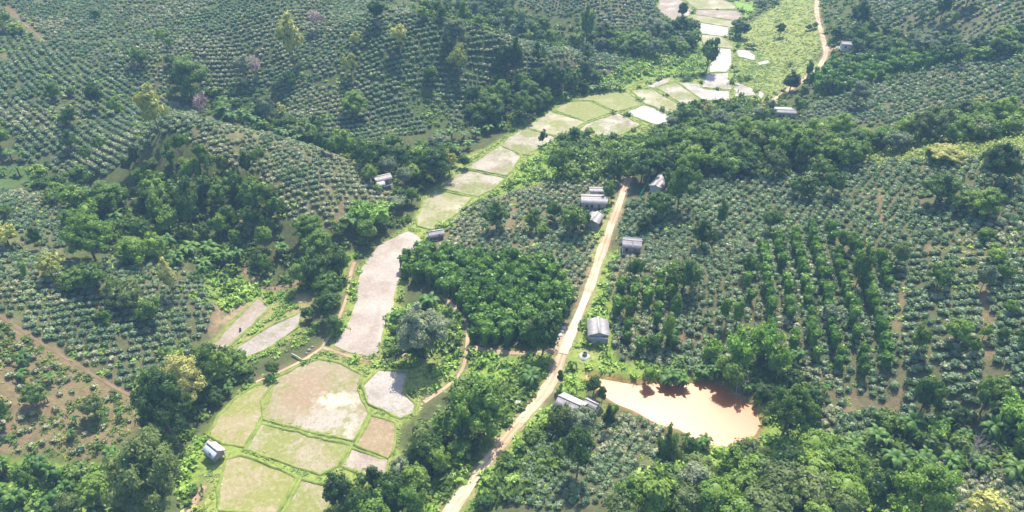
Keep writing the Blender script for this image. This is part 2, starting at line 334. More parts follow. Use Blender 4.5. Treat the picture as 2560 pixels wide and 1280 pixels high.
def paddymat(name, mud, mud2, green, gfr, wet, speck=.5, seed=0, patch=None):
    mud, mud2, green = [tuple(q*.61 for q in k) for k in (mud, mud2, green)]
    def f(t):
        geo = N(t, 'ShaderNodeNewGeometry').outputs['Position']
        off = N(t, 'ShaderNodeVectorMath', {0: geo, 1: (seed*37.1, seed*11.3, 0)}, operation='ADD').outputs[0]
        n1 = noise(t, .09, 5, vec=off); n2 = noise(t, .22, 5, vec=off); n3 = noise(t, 2.4, 3, vec=off); n4 = noise(t, .6, 4, vec=off)
        col = ramp(t, n2, [(.3, mud), (.7, mud2)])
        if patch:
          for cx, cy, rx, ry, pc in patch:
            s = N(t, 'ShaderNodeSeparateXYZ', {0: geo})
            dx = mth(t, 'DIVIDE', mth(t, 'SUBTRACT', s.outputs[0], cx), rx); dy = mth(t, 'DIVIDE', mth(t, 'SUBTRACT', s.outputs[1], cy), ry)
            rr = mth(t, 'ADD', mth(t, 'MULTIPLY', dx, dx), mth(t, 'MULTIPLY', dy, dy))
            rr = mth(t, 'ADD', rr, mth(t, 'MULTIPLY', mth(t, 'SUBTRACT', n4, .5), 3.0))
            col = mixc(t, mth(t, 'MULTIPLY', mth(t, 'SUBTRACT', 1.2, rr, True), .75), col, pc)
        g = mth(t, 'MULTIPLY', mth(t, 'SUBTRACT', mth(t, 'ADD', n1, mth(t, 'MULTIPLY', n4, .45)), 1.02 - gfr*.62), 9, True)
        g2 = mth(t, 'MULTIPLY', g, mth(t, 'ADD', .5, mth(t, 'MULTIPLY', n3, .7), True))
        col = mixc(t, g2, col, green)
        sp = mth(t, 'MULTIPLY', mth(t, 'MULTIPLY', mth(t, 'SUBTRACT', n3, .50), 7, True), speck)
        col = mixc(t, sp, col, (.17, .155, .075))
        col = mixc(t, mth(t, 'MULTIPLY', mth(t, 'MULTIPLY', mth(t, 'SUBTRACT', noise(t, 1.1, 4), .5), 5, True), .4), col, (.42, .37, .27))
        wf = mth(t, 'MULTIPLY', mth(t, 'SUBTRACT', mth(t, 'SUBTRACT', 1.0, noise(t, .13, 5, vec=N(t, 'ShaderNodeVectorMath', {0: off, 1: (91, 17, 0)}, operation='ADD').outputs[0])), .78 - wet*.5), 7, True)
        wf = mth(t, 'MULTIPLY', wf, mth(t, 'SUBTRACT', 1, mth(t, 'MULTIPLY', sp, .8)))
        wf = mth(t, 'MULTIPLY', wf, mth(t, 'SUBTRACT', 1, mth(t, 'MULTIPLY', g2, .7)))
        ro = mth(t, 'SUBTRACT', .85, mth(t, 'MULTIPLY', wf, .37))
        ior = mth(t, 'ADD', .2, mth(t, 'MULTIPLY', wf, .38))
        bp = N(t, 'ShaderNodeBump', {'Height': n3, 'Strength': .25, 'Distance': .06})
        return N(t, 'ShaderNodeBsdfPrincipled', {'Base Color': col, 'Roughness': ro, 'Specular IOR Level': ior, 'Normal': bp.outputs[0]}).outputs[0]
    return mat(name, f)
MUD, MUD2, GR = (.29, .235, .17), (.38, .32, .245), (.25, .29, .07)
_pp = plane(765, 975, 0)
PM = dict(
 bigmud=paddymat('brown_mud', (.36, .31, .16), (.47, .40, .27), (.30, .33, .08), .42, .5, .4, 1, [(_pp[0], _pp[1], 5.5, 8.0, (.28, .19, .13)), (*plane(845, 1000, 0)[:2], 5.0, 2.6, (.50, .46, .39)), (*plane(830, 1055, 0)[:2], 7.5, 4.5, (.38, .34, .31))]),  # the small pale ellipse paints a white glint into the mud colour
 yellow=paddymat('yellow_rice_stubble', (.42, .35, .18), (.50, .43, .25), (.33, .36, .08), .60, .2, .45, 2),
 mixed=paddymat('stubble_with_water', (.42, .36, .20), (.52, .45, .32), (.30, .34, .07), .64, .4, .6, 3),
 mixedwet=paddymat('flooded_stubble', (.34, .28, .205), (.50, .445, .36), GR, .55, .75, .55, 4),
 wet=paddymat('flooded_mud', (.37, .31, .285), (.52, .455, .42), GR, .3, .85, .5, 5),
 wetmud=paddymat('wet_pink_mud', (.38, .29, .235), (.50, .41, .35), GR, .25, .6, .5, 6),
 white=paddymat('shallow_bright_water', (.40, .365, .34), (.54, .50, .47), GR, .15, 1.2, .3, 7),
 green=paddymat('green_paddy', (.44, .41, .24), (.52, .48, .32), (.30, .33, .10), .52, .5, .45, 8),
 greener=paddymat('green_paddy_dense', (.40, .40, .18), (.46, .44, .24), (.30, .34, .09), .68, .25, .4, 9),
 brown=paddymat('brown_stubble', (.40, .29, .17), (.48, .35, .22), (.34, .33, .09), .4, .1, .6, 10),
 rice=paddymat('young_rice', (.22, .42, .05), (.30, .50, .07), (.24, .44, .05), .8, .0, .1, 11))
def watermat(name, a, b, rough, bump, sp=.5):
    def f(t):
        n = noise(t, .07, 4); n2 = noise(t, .9, 4)
        col = ramp(t, n, [(.35, a), (.65, b)])
        bp = N(t, 'ShaderNodeBump', {'Height': n2, 'Strength': bump, 'Distance': .05})
        return N(t, 'ShaderNodeBsdfPrincipled', {'Base Color': col, 'Roughness': rough, 'Specular IOR Level': sp, 'IOR': 1.34, 'Normal': bp.outputs[0]}).outputs[0]
    return mat(name, f)
M['pond'] = watermat('muddy_pond_water', (.34, .115, .034), (.40, .15, .048), .335, .04, .72)
M['channel'] = paddymat('shallow_silty_water', (.42, .33, .285), (.55, .465, .42), (.4, .38, .2), .05, .8, .35, 12)

# ground
def groundf(t):
    at = N(t, 'ShaderNodeAttribute', attribute_name='col').outputs['Color']
    n1 = noise(t, .35, 5); n2 = noise(t, 2.2, 3); n3 = noise(t, .06, 3)
    n4 = noise(t, 1.1, 4); n5 = noise(t, .8, 5)
    v = mth(t, 'ADD', .05, mth(t, 'ADD', mth(t, 'MULTIPLY', n1, .8), mth(t, 'MULTIPLY', n4, 1.0)))
    col = N(t, 'ShaderNodeVectorMath', {0: at, 'Scale': v}, operation='SCALE').outputs[0]
    g = mth(t, 'MULTIPLY', mth(t, 'SUBTRACT', n1, .5), 5, True)
    col = mixc(t, mth(t, 'MULTIPLY', g, .45), col, (.08, .12, .03))
    g5 = mth(t, 'MULTIPLY', mth(t, 'SUBTRACT', n5, .53), 9, True)
    col = mixc(t, mth(t, 'MULTIPLY', g5, .6), col, (.075, .105, .03))
    g6 = mth(t, 'MULTIPLY', mth(t, 'SUBTRACT', noise(t, 3.2, 3), .6), 9, True)
    col = mixc(t, mth(t, 'MULTIPLY', g6, .5), col, (.20, .17, .10))
    bp = N(t, 'ShaderNodeBump', {'Height': n2, 'Strength': .6, 'Distance': .25})
    return N(t, 'ShaderNodeBsdfPrincipled', {'Base Color': col, 'Roughness': .95, 'Specular IOR Level': .15, 'Normal': bp.outputs[0]}).outputs[0]
M['ground'] = mat('ground_cover', groundf)

# ------------------------------------------------------------------ mesh helpers
def mesh(name, V, T=None, Q=None, mats=(), midx=None, smooth_=False, rnd=None, uv=None):
    me = bpy.data.meshes.new(name); V = np.asarray(V, np.float32)
    T = np.zeros((0, 3), int) if T is None or not len(T) else np.asarray(T, int); Q = np.zeros((0, 4), int) if Q is None or not len(Q) else np.asarray(Q, int)
    me.vertices.add(len(V)); me.vertices.foreach_set('co', V.ravel())
    nl = len(T)*3 + len(Q)*4; me.loops.add(nl); me.loops.foreach_set('vertex_index', np.concatenate([T.ravel(), Q.ravel()]).astype(np.int32))
    me.polygons.add(len(T) + len(Q))
    st = np.concatenate([np.arange(len(T))*3, len(T)*3 + np.arange(len(Q))*4]).astype(np.int32)
    me.polygons.foreach_set('loop_start', st)
    for m_ in mats: me.materials.append(m_)
    if midx is not None: me.polygons.foreach_set('material_index', np.asarray(midx, np.int32))
    if smooth_: me.polygons.foreach_set('use_smooth', np.ones(len(T)+len(Q), bool))
    if rnd is not None:
        a = me.attributes.new('rnd', 'FLOAT', 'POINT'); a.data.foreach_set('value', np.asarray(rnd, np.float32))
    if uv is not None:
        l = me.uv_layers.new(name='UVMap'); li = np.concatenate([T.ravel(), Q.ravel()]); l.data.foreach_set('uv', np.asarray(uv, np.float32)[li].ravel())
    me.update(calc_edges=True); me.validate(); return me
def link(name, data, parent=None, loc=None, **props):
    o = bpy.data.objects.new(name, data); COL.objects.link(o)
    if parent: o.parent = parent
    if loc is not None: o.location = loc
    for a, b in props.items(): o[a] = b
    return o
def structure(name, me): return link(name, me, kind='structure')
_bm = bmesh.new(); bmesh.ops.create_icosphere(_bm, subdivisions=1, radius=1); IV = np.array([v.co for v in _bm.verts]); IT = np.array([[v.index for v in f.verts] for f in _bm.faces]); _bm.free()
_bm = bmesh.new(); bmesh.ops.create_icosphere(_bm, subdivisions=2, radius=1); IV2 = np.array([v.co for v in _bm.verts]); IT2 = np.array([[v.index for v in f.verts] for f in _bm.faces]); _bm.free()
class Geo:
    def __init__(s): s.V = []; s.T = []; s.Q = []; s.n = 0
    def add(s, V, T=None, Q=None):
        s.V.append(V)
        if T is not None and len(T): s.T.append(np.asarray(T) + s.n)
        if Q is not None and len(Q): s.Q.append(np.asarray(Q) + s.n)
        s.n += len(V)
    def get(s):
        return np.vstack(s.V), (np.vstack(s.T) if s.T else np.zeros((0, 3), int)), (np.vstack(s.Q) if s.Q else np.zeros((0, 4), int))
    def blob(s, c, r, seed, hi=False, jit=.22):
        V0, T0 = (IV2, IT2) if hi else (IV, IT); q = np.random.default_rng(seed)
        s.add(V0*(1 + (q.random((len(V0), 1))-.5)*2*jit)*np.asarray(r) + np.asarray(c), T0)
    def cards(s, C, Nn, size, q, asp=1.7):
        n = len(C); Nn = Nn/np.linalg.norm(Nn, axis=1, keepdims=True); a = np.cross(Nn, q.normal(size=(n, 3))); a /= np.linalg.norm(a, axis=1, keepdims=True); b = np.cross(Nn, a)
        sz = size*(.65 + .7*q.random((n, 1)))
        a = a*sz*asp*.5; b = b*sz*.5
        V = np.stack([C-a, C+b*.9-a*.1, C+a, C-b*.9-a*.1], 1).reshape(-1, 3)
        s.add(V, Q=np.arange(n*4).reshape(-1, 4))
    def tube(s, pts, r0, r1, k=5):
        pts = [np.array(p, float) for p in pts]; n = len(pts); Vs = []
        for i, p in enumerate(pts):
            d = pts[min(i+1, n-1)] - pts[max(i-1, 0)]; d /= np.linalg.norm(d) + 1e-9
            a = np.cross(d, (0.3, 0.9, 0.1)); a /= np.linalg.norm(a) + 1e-9; b = np.cross(d, a); r = r0 + (r1-r0)*i/(n-1)
            for j in range(k): an = 2*math.pi*j/k; Vs.append(p + (a*math.cos(an) + b*math.sin(an))*r)
        Q = [(i*k+j, i*k+(j+1) % k, (i+1)*k+(j+1) % k, (i+1)*k+j) for i in range(n-1) for j in range(k)]
        s.add(np.array(Vs), Q=Q)
    def box(s, c, d, rot=0.0):
        x, y, z = np.array(d)/2; V = np.array([(a*x, b*y, e*z) for e in (-1, 1) for b in (-1, 1) for a in (-1, 1)]); cr, sr = math.cos(rot), math.sin(rot)
        V = np.stack([V[:, 0]*cr-V[:, 1]*sr, V[:, 0]*sr+V[:, 1]*cr, V[:, 2]], 1) + np.asarray(c, float)
        s.add(V, Q=[(0, 2, 3, 1), (4, 5, 7, 6), (0, 1, 5, 4), (2, 6, 7, 3), (0, 4, 6, 2), (1, 3, 7, 5)])

# ------------------------------------------------------------------ plant prototypes (width 1, height 1)
def crown_geo(seed, n, per, leaf, zc=.56, rx=.45, rz=.40, cr=(.10, .19), droop=0.0, low=-.5, core=.78, open_=0.0):
    q = np.random.default_rng(seed); g = Geo(); dirs = []
    while len(dirs) < n:
        d = q.normal(size=3); d /= np.linalg.norm(d)
        if d[2] > low: dirs.append(d)
    g.blob((0, 0, zc), (rx*core*.85, rx*core*.85, rz*core*.85), seed)
    for i, d in enumerate(dirs):
        rr = q.uniform(.55, 1.0) * (1 + .18*q.normal()); c = np.array([d[0]*rx*rr*.86, d[1]*rx*rr*.86, zc + d[2]*rz*rr*.86]); r = q.uniform(*cr)
        if q.random() > open_: g.blob(c, (r*.72, r*.72, r*.62), seed*91+i)
        m = per; e = q.normal(size=(m, 3)); e /= np.linalg.norm(e, axis=1, keepdims=True); e[:, 2] = np.abs(e[:, 2])*.9 - .25*(q.random(m) < .4); e += d*.55; e /= np.linalg.norm(e, axis=1, keepdims=True)
        P = c + e*r*(.72 + .5*q.random((m, 1)))*np.array([1, 1, .85]); nn = e*.8 + d*.3 + q.normal(size=(m, 3))*.42 + np.array([0, 0, .25 - droop])
        g.cards(P, nn, leaf, q)
    return g.get()
def trunk_geo(seed, top=.55, r=.03, limbs=4, spread=.28):
    q = np.random.default_rng(seed); g = Geo(); k = q.uniform(-.04, .04, 2)
    g.tube([(0, 0, -.04), (k[0]*.5, k[1]*.5, top*.4), (k[0], k[1], top*.75), (k[0]*1.2, k[1]*1.2, top)], r, r*.55, 6)
    for i in range(limbs):
        a = 2*math.pi*(i+q.random()*.6)/limbs; z0 = top*q.uniform(.55, .85); s = spread*q.uniform(.7, 1)
        g.tube([(k[0], k[1], z0), (k[0]+math.cos(a)*s*.5, k[1]+math.sin(a)*s*.5, z0+top*.25), (k[0]+math.cos(a)*s, k[1]+math.sin(a)*s, z0+top*.42)], r*.5, r*.2, 4)
    return g.get()
def branchy(seed, depth=5, cards=0, leaf=.03):
    q = np.random.default_rng(seed); g = Geo(); tips = []
    def rec(p, d, L, r, k):
        e = p + d*L; m = (p+e)/2 + q.normal(size=3)*L*.08; g.tube([p, m, e], r, r*.65, 4 if k > 2 else 3)
        if k == 0: tips.append(e); return
        if k < 3: tips.append(e)
        for _ in range(3 if k > 1 else 2):
            nd = d + q.normal(size=3)*.62; nd[2] += .12; nd /= np.linalg.norm(nd); rec(e, nd, L*q.uniform(.6, .82), r*.62, k-1)
    rec(np.array([0, 0, -.03]), np.array([.03, 0, 1.0]), .30, .026, depth-1)
    V, T, Q = g.get(); sc = np.array([.5/np.abs(V[:, :2]).max(), .5/np.abs(V[:, :2]).max(), 1/V[:, 2].max()]); 
    L = Geo()
    if cards:
        tp = np.array(tips); C = tp[q.integers(0, len(tp), cards)] + q.normal(size=(cards, 3))*.03; L.cards(C*sc, q.normal(size=(cards, 3)) + (0, 0, .5), leaf, q)
    return (V*sc, T, Q), (L.get() if cards else None)
def banana_geo(seed, stems=1):
    q = np.random.default_rng(seed); st, lf = Geo(), Geo()
    for s in range(stems):
        bx, by = (0, 0) if stems == 1 else q.uniform(-.16, .16, 2); hh = q.uniform(.42, .55)*(1 if s == 0 else q.uniform(.7, 1))
        st.tube([(bx, by, -.03), (bx, by, hh*.5), (bx, by, hh)], .045, .028, 6)
        for i in range(9 if stems == 1 else 7):
            a = i*2.4 + q.uniform(-.3, .3); up = q.uniform(.25, 1.1); L = q.uniform(.42, .58); wd = q.uniform(.085, .12); n = 6; rows = []
            dx, dy = math.cos(a), math.sin(a); px, pz = 0.0, hh; an = up
            for k in range(n+1):
                f = k/n; w_ = wd*math.sin(math.pi*min(1, .12+f*.86))*.9; rows.append((bx+dx*px, by+dy*px, pz, w_))
                px += math.cos(an)*L/n; pz += math.sin(an)*L/n*1.0; an -= (1.5+up*.5)/n
            V = []
            for x, y, z, w_ in rows: V += [(x-dy*w_, y+dx*w_, z-w_*.25), (x, y, z+w_*.1), (x+dy*w_, y-dx*w_, z-w_*.25)]
            Q = [(3*k+j, 3*k+j+1, 3*k+j+4, 3*k+j+3) for k in range(n) for j in range(2)]
            lf.add(np.array(V), Q=Q)
    return st.get(), lf.get()
def bamboo_geo(seed):
    q = np.random.default_rng(seed); st, lf = Geo(), Geo()
    for i in range(20):
        a = q.uniform(0, 2*math.pi); s = q.uniform(.15, .46); h = q.uniform(.7, 1.0); b = q.uniform(-.07, .07, 2); P = []
        for f in np.linspace(0, 1, 7): P.append((b[0]+math.cos(a)*s*f**2.2, b[1]+math.sin(a)*s*f**2.2, h*(f - .30*f**4)*1.25 if f else -.02))
        P = np.array(P); st.tube(P, .007, .003, 4)
        for k in range(3, 7):
            m = 16; C = P[k] + q.normal(size=(m, 3))*np.array([.045, .045, .05]); nn = q.normal(size=(m, 3))*.7 + np.array([math.cos(a)*.4, math.sin(a)*.4, .6]); lf.cards(C, nn, .055, q, 2.6)
    for i in range(10):
        c = (q.uniform(-.22, .22), q.uniform(-.22, .22), q.uniform(.25, .6)); lf.blob(c, (.13, .13, .16), seed*7+i)
    return st.get(), lf.get()
def pillar_geo(seed, wobble=.0):
    q = np.random.default_rng(seed); g = Geo(); cx = cy = 0
    for i, z in enumerate(np.linspace(.08, .9, 8)):
        r = .30 if i < 5 else .40; cx += q.normal()*.03; cy += q.normal()*.03
        g.blob((cx, cy, z), (r*.8, r*.8, .085), seed*13+i)
        m = 16 if i < 5 else 26; e = q.normal(size=(m, 3)); e /= np.linalg.norm(e, axis=1, keepdims=True); P = np.array((cx, cy, z)) + e*np.array([r, r, .085])*(.85+.3*q.random((m, 1)))
        g.cards(P, e + q.normal(size=(m, 3))*.35 + (0, 0, .3), .19, q)
    m = 24; C = np.array((cx, cy, .93)) + q.normal(size=(m, 3))*np.array([.2, .2, .04]); g.cards(C, q.normal(size=(m, 3))*.4 + (0, 0, 1), .2, q)
    V, T, Q = g.get(); return V*np.array([1.15, 1.15, 1]), T, Q
def bush_geo(seed, m=58, leaf=.19):
    q = np.random.default_rng(seed); g = Geo(); s = np.array([.42, .42, .40])
    g.blob((0, 0, .40), s*.9, seed, jit=.25)
    e = q.normal(size=(m, 3)); e[:, 2] = np.abs(e[:, 2])*.9 + .02; e /= np.linalg.norm(e, axis=1, keepdims=True)
    g.cards(np.array((0, 0, .42)) + e*s*(1.0+.22*q.random((m, 1))), e*.8 + q.normal(size=(m, 3))*.5, leaf, q, 1.5)
    return g.get()
def weed_geo(seed, m=30, leaf=.26, flat_=.5):
    q = np.random.default_rng(seed); g = Geo(); g.blob((0, 0, .12), (.36, .36, .26), seed, jit=.3)
    P = np.stack([q.normal(size=m)*.26, q.normal(size=m)*.26, np.abs(q.normal(size=m))*.24 + .12], 1)
    g.cards(P, q.normal(size=(m, 3))*.6 + (0, 0, .9), leaf, q, 1.6); return g.get()
def grass_geo(seed, m=16):
    q = np.random.default_rng(seed); g = Geo(); P = np.stack([q.normal(size=m)*.28, q.normal(size=m)*.28, q.random(m)*.3 + .1], 1)
    g.cards(P, q.normal(size=(m, 3)) + (0, 0, .35), .34, q, 2.2); return g.get()

def cm(name, g, m): return mesh(name, *g, mats=[m], smooth_=False)
PR = {}      # kind -> list of (part name, mesh) lists
def reg(kind, *variants): PR[kind] = list(variants)
def broad(kind, seeds, trunk='bark', **kw):
    out = []
    for s in seeds:
        out.append([('crown', cm(kind+'_crown', crown_geo(s, **kw), M[kind.split('_')[0]])), ('trunk', cm(kind+'_trunk', trunk_geo(s), M[trunk]))])
    PR[kind] = out
D = dict(n=30, per=42, leaf=.052)
broad('round', (11, 12, 13), **D); broad('dark', (21, 22, 23), **D); broad('bright', (31, 32, 33), **D); broad('lime', (41, 42), **dict(D, n=38, leaf=.045))
broad('olive', (45, 46), **dict(D, n=38, leaf=.045))
broad('yel', (51, 52), n=24, per=40, leaf=.06, cr=(.09, .17), open_=.35, core=.5, zc=.6, rz=.38)
broad('silver', (61, 62, 63), trunk='palebark', **dict(D, n=34, leaf=.045))
BIGK = ('olive', 'round', 'dark', 'silver', 'lime', 'bright', 'yel')
for k_ in BIGK: PR[k_+'_big'] = [[('crown', cm(k_+'_crown', crown_geo(s_, 95, 66, .026, cr=(.07, .13), core=.5, open_=.3 if k_ in ('yel', 'silver') else 0), M[k_])), ('trunk', cm(k_+'_trunk', trunk_geo(s_), M['bark']))] for s_ in (hash_ for hash_ in ((401, 402) if k_ in ('silver', 'round') else (403,)))]
TALL = dict(n=24, per=36, leaf=.07, zc=.6, rx=.36, rz=.38, cr=(.13, .22))
broad('round_tall', (71, 72), **TALL); broad('dark_tall', (73, 74), **TALL); broad('bright_tall', (75, 76), **TALL); broad('yel_tall', (77,), **dict(TALL, open_=.4, core=.5))
broad('round_umb', (81, 82), n=24, per=38, leaf=.06, zc=.78, rz=.17, rx=.44, cr=(.10, .17))
broad('bright_small', (84, 85), n=11, per=34, leaf=.11, cr=(.16, .25)); broad('round_small', (86, 87), n=11, per=34, leaf=.11, cr=(.16, .25)); broad('dark_small', (88, 89), n=11, per=34, leaf=.11, cr=(.16, .25))
PR['pink'] = []; PR['bare'] = []
for s in (3, 5):
    b, l = branchy(s, 6, 1300, .05); PR['pink'].append([('branches', cm('pink_branches', b, M['palebark'])), ('crown', cm('pink_crown', l, M['pink']))])
for s in (8, 9):
    b, l = branchy(s, 6); PR['bare'].append([('branches', cm('bare_branches', b, M['palebark']))])
PR['banana'] = []; PR['bananas'] = []; PR['bamboo'] = []
for s in (1, 2, 3):
    a, b = banana_geo(s); PR['banana'].append([('leaves', cm('banana_leaves', b, M['banana'])), ('stem', cm('banana_stem', a, M['bark']))])
    a, b = banana_geo(s+10, 4); PR['bananas'].append([('leaves', cm('banana_leaves', b, M['banana'])), ('stem', cm('banana_stem', a, M['bark']))])
for s in (1, 2):
    a, b = bamboo_geo(s); PR['bamboo'].append([('foliage', cm('bamboo_foliage', b, M['bamboo'])), ('culms', cm('bamboo_culms', a, M['bark']))])
def post_geo():
    g = Geo(); g.tube([(0, 0, -.05), (0, 0, .5), (0.01, 0, .92)], .05, .04, 5); return g.get()
postm = cm('vine_post', post_geo(), M['palebark'])
PR['vine'] = [[('foliage', cm('pepper_foliage', pillar_geo(s), M['vine'])), ('post', postm)] for s in (1, 2, 3, 4)]
BUSH = [bush_geo(s) for s in range(100, 107)]; BUSHM = [cm('coffee_bush', g, M['coffee']) for g in BUSH]; BUSHD = [cm('coffee_bush', g, M['coffeedry']) for g in BUSH[:3]]
WEED = [weed_geo(s) for s in range(200, 206)]; GRASS = [grass_geo(s) for s in range(220, 225)]
PR['shrub'] = [[('foliage', cm('shrub_foliage', crown_geo(s, 12, 30, .1, zc=.45, rx=.40, rz=.38, cr=(.16, .26), low=-.2), M['scrub']))] for s in (301, 302)]
PR['shrub_bright'] = [[('foliage', cm('shrub_foliage', crown_geo(s, 12, 30, .1, zc=.45, rx=.40, rz=.38, cr=(.16, .26), low=-.2), M['weed']))] for s in (303, 304)]

# ------------------------------------------------------------------ where things are: roads, paths, strokes
ROAD = PX("1090,1330 1125,1280 1190,1190 1260,1100 1330,1020 1372,968 1392,925 1408,880 1430,830 1452,775 1474,720 1500,640 1525,570 1547,512 1563,465 1572,445")
ROAD2 = PX("1868,298 1900,275 1935,250 1975,222 2012,200 2040,178 2058,152 2066,132 2058,95 2046,55 2040,20 2046,-20")
DRIVE = PX("2066,130 2085,118 2104,116")
PATHS = [PX("886,655 876,685 872,720 862,760 845,800 825,838 806,868"), PX("806,868 850,884 900,898 950,905 985,898 1022,882"), PX("1100,735 1135,768 1162,798 1170,840 1166,880 1158,925 1128,960 1060,1005"),
         PX("1166,866 1220,878 1300,884 1395,880"), PX("0,790 60,830 110,862 200,918 280,965 350,1003"), PX("606,668 640,708 680,724 720,718 752,700"), PX("15,18 60,60 112,105"),
         PX("806,868 770,895 700,930 640,955"), PX("470,1290 490,1245 512,1215")]
SOIL = [PX("2252,720 2250,770 2246,830"), PX("2246,955 2238,1010 2240,1060"), PX("2455,700 2462,800 2470,930"), PX("2130,700 2140,780"), PX("2060,980 2130,1000 2210,1020 2250,1015"), PX("2128,990 2125,1030"),
        PX("2490,522 2570,512"), PX("2150,488 2230,492 2310,502"), PX("1590,900 1640,918 1700,925"), PX("1700,848 1790,862 1840,855"), PX("1540,700 1560,640"), PX("2195,470 2205,560"), PX("100,690 150,640"), PX("30,600 110,640 140,620"), PX("820,470 870,530 840,560"),
        PX("1290,520 1262,580"), PX("1320,530 1300,582"), PX("0,130 25,150"), PX("560,700 545,770 525,830"), PX("2060,610 2180,625 2300,618 2560,625")]
def wline(p): return hit(*smooth(p, 2).T)
W_ROADS = [(wline(ROAD), 2.3), (wline(ROAD2), 2.2), (wline(DRIVE), 2.6)]
W_PATHS = [wline(p) for p in PATHS]; W_SOIL = [wline(p) for p in SOIL]
for ln, wd in W_ROADS:      # cut a level bench under the road
    d = pdist(XX, YY, ln, False); m = d < wd*1.6
    xs, ys = XX[m], YY[m]; k = np.argmin(np.hypot(xs[:, None]-ln[None, :, 0], ys[:, None]-ln[None, :, 1]), 1); f = np.clip((wd*1.6 - d[m])/(wd*.8), 0, 1)
    ZZ[m] = ZZ[m]*(1-f) + ln[k, 2]*f
PU, PV, PD = proj(np.stack([XX, YY, ZZ], -1))

# ------------------------------------------------------------------ ground colour zones (photo outlines, cast on the land)
colr = np.zeros(XX.shape + (3,)); colr[:] = (.075, .085, .035)
def jit(s, sc=14): return (vnoise(XX, YY, sc, 50)-.5)*s, (vnoise(XX, YY, sc, 51)-.5)*s
ju, jv = jit(34)
def paint(poly, c, raw=False):
    P = PX(poly) if isinstance(poly, str) else poly
    m = inpoly(PU + (0 if raw else ju), PV + (0 if raw else jv), P); colr[m] = c
SOILC, GRASSC, YG = (.150, .125, .070), (.19, .27, .05), (.26, .29, .085)
FIELDS = {   # name: (outline, row azimuth deg in world, row spacing, bush spacing, size, label, drop)
 'hill_left': ("-260,-60 30,15 120,110 260,175 420,250 520,300 430,330 330,400 260,440 160,440 60,410 20,330 -260,350", -42, 2.55, 1.9, 1.95, 'slope left of the ridge path'),
 'hill_left_top': ("30,15 -50,-60 345,-60 440,60 465,170 420,250 260,175 120,110", 12, 2.45, 1.9, 1.85, 'terraced slope in the upper left corner'),
 'hill_spur': ("420,250 530,298 680,335 800,375 900,415 975,470 990,540 880,560 760,590 690,520 640,430 520,400 430,330", 35, 2.35, 1.85, 1.8, 'rounded spur above the gully'),
 'hill_top': ("345,-60 440,60 465,170 540,250 640,300 800,330 900,360 1000,350 1130,310 1200,280 1220,200 1330,190 1400,125 1250,88 1100,45 950,8 700,-60", 20, 2.5, 1.95, 1.95, 'big slope below the upper ridge'),
 'far_top': ("1300,-40 1690,-40 1640,60 1600,110 1510,60 1450,30 1380,40 1300,10", 15, 2.6, 2.1, 1.9, 'far slope at the top of the valley'),
 'mid_top': ("1380,120 1500,125 1560,150 1520,190 1440,190 1360,160", 25, 2.6, 2.1, 1.9, 'small plot beyond the ridge'),
 'left_near': ("-260,470 0,475 90,485 160,520 180,600 130,640 200,660 300,650 420,660 500,690 545,770 520,830 500,850 420,960 360,1000 280,960 180,900 60,825 0,785 -260,650", 38, 1.8, 1.75, 1.6, 'hillside plot at the left edge'),
 'mid': ("1055,640 1010,655 1100,590 1180,510 1290,480 1400,455 1540,450 1545,500 1520,580 1490,680 1455,760 1430,760 1385,670 1200,648", 62, 1.8, 1.65, 1.5, 'plot between the channel and the dirt road'),
 'right_up': ("1570,500 1640,490 1780,445 2000,440 2120,410 2320,400 2560,385 2760,390 2760,640 2560,625 2300,620 2060,610 1940,590 1760,600 1640,600 1545,590", 50, 1.95, 1.85, 1.75, 'hillside plot below the bright green strip'),
 'right_side': ("2180,612 2300,612 2560,618 2760,630 2760,1010 2560,1000 2470,1050 2290,1060 2232,1060 2215,900 2228,760", -9, 2.25, 1.6, 1.8, 'plot at the right edge of the hillside'),
 'right_low': ("1545,590 1640,600 1760,600 1940,590 2060,610 2190,620 2240,760 2225,900 2240,1080 2060,1060 2020,960 1880,880 1740,930 1560,905 1525,860 1520,700", 78, 1.85, 1.7, 1.65, 'wide plot on the right hillside'),
 'right_far': ("1990,310 2060,250 2260,195 2380,160 2760,120 2760,290 2400,275 2200,310 2060,320", 20, 2.5, 1.95, 1.85, 'plot beyond the tree belt'),
 'right_far_top': ("2140,60 2150,-40 2760,-40 2760,90 2560,110 2420,120 2330,100 2240,90", 4, 3.4, 1.7, 1.85, 'terraces in the upper right corner'),
 'pond_front': ("1500,1040 1560,1035 1660,1070 1680,1150 1640,1230 1540,1260 1400,1270 1260,1260 1300,1150 1400,1060", 55, 1.5, 1.35, 1.4, 'plot in front of the brown pond'),
 'corner': ("2230,1180 2330,1140 2460,1170 2560,1190 2760,1200 2760,1400 2480,1400 2400,1330 2300,1250", 20, 1.7, 1.35, 1.35, 'plot in the lower right corner'),
 'scrub_left': ("-100,800 0,800 180,910 350,1010 370,1040 300,1110 190,1180 150,1140 0,1140 -100,1140", 40, 3.1, 2.2, 1.35, 'half cleared slope at the left edge'),
 'terrace_low': ("2010,1020 2240,1035 2230,1085 2150,1105 2050,1090", 8, 2.3, 1.8, 1.85, 'small terraces beyond the pond'),
}
for k_, f_ in FIELDS.items(): paint(f_[0], SOILC if k_ not in ('scrub_left',) else (.19, .14, .08))
paint(FIELDS['hill_spur'][0], (.15, .14, .075)); paint(FIELDS['hill_top'][0], (.075, .092, .045)); paint(FIELDS['hill_left'][0], (.08, .09, .045)); paint(FIELDS['hill_left_top'][0], (.085, .09, .045))
paint(FIELDS['right_far_top'][0], (.12, .115, .065))
for k_ in ('right_low', 'right_side', 'right_up', 'left_near', 'pond_front', 'right_far'): paint(FIELDS[k_][0], (.105, .103, .052))
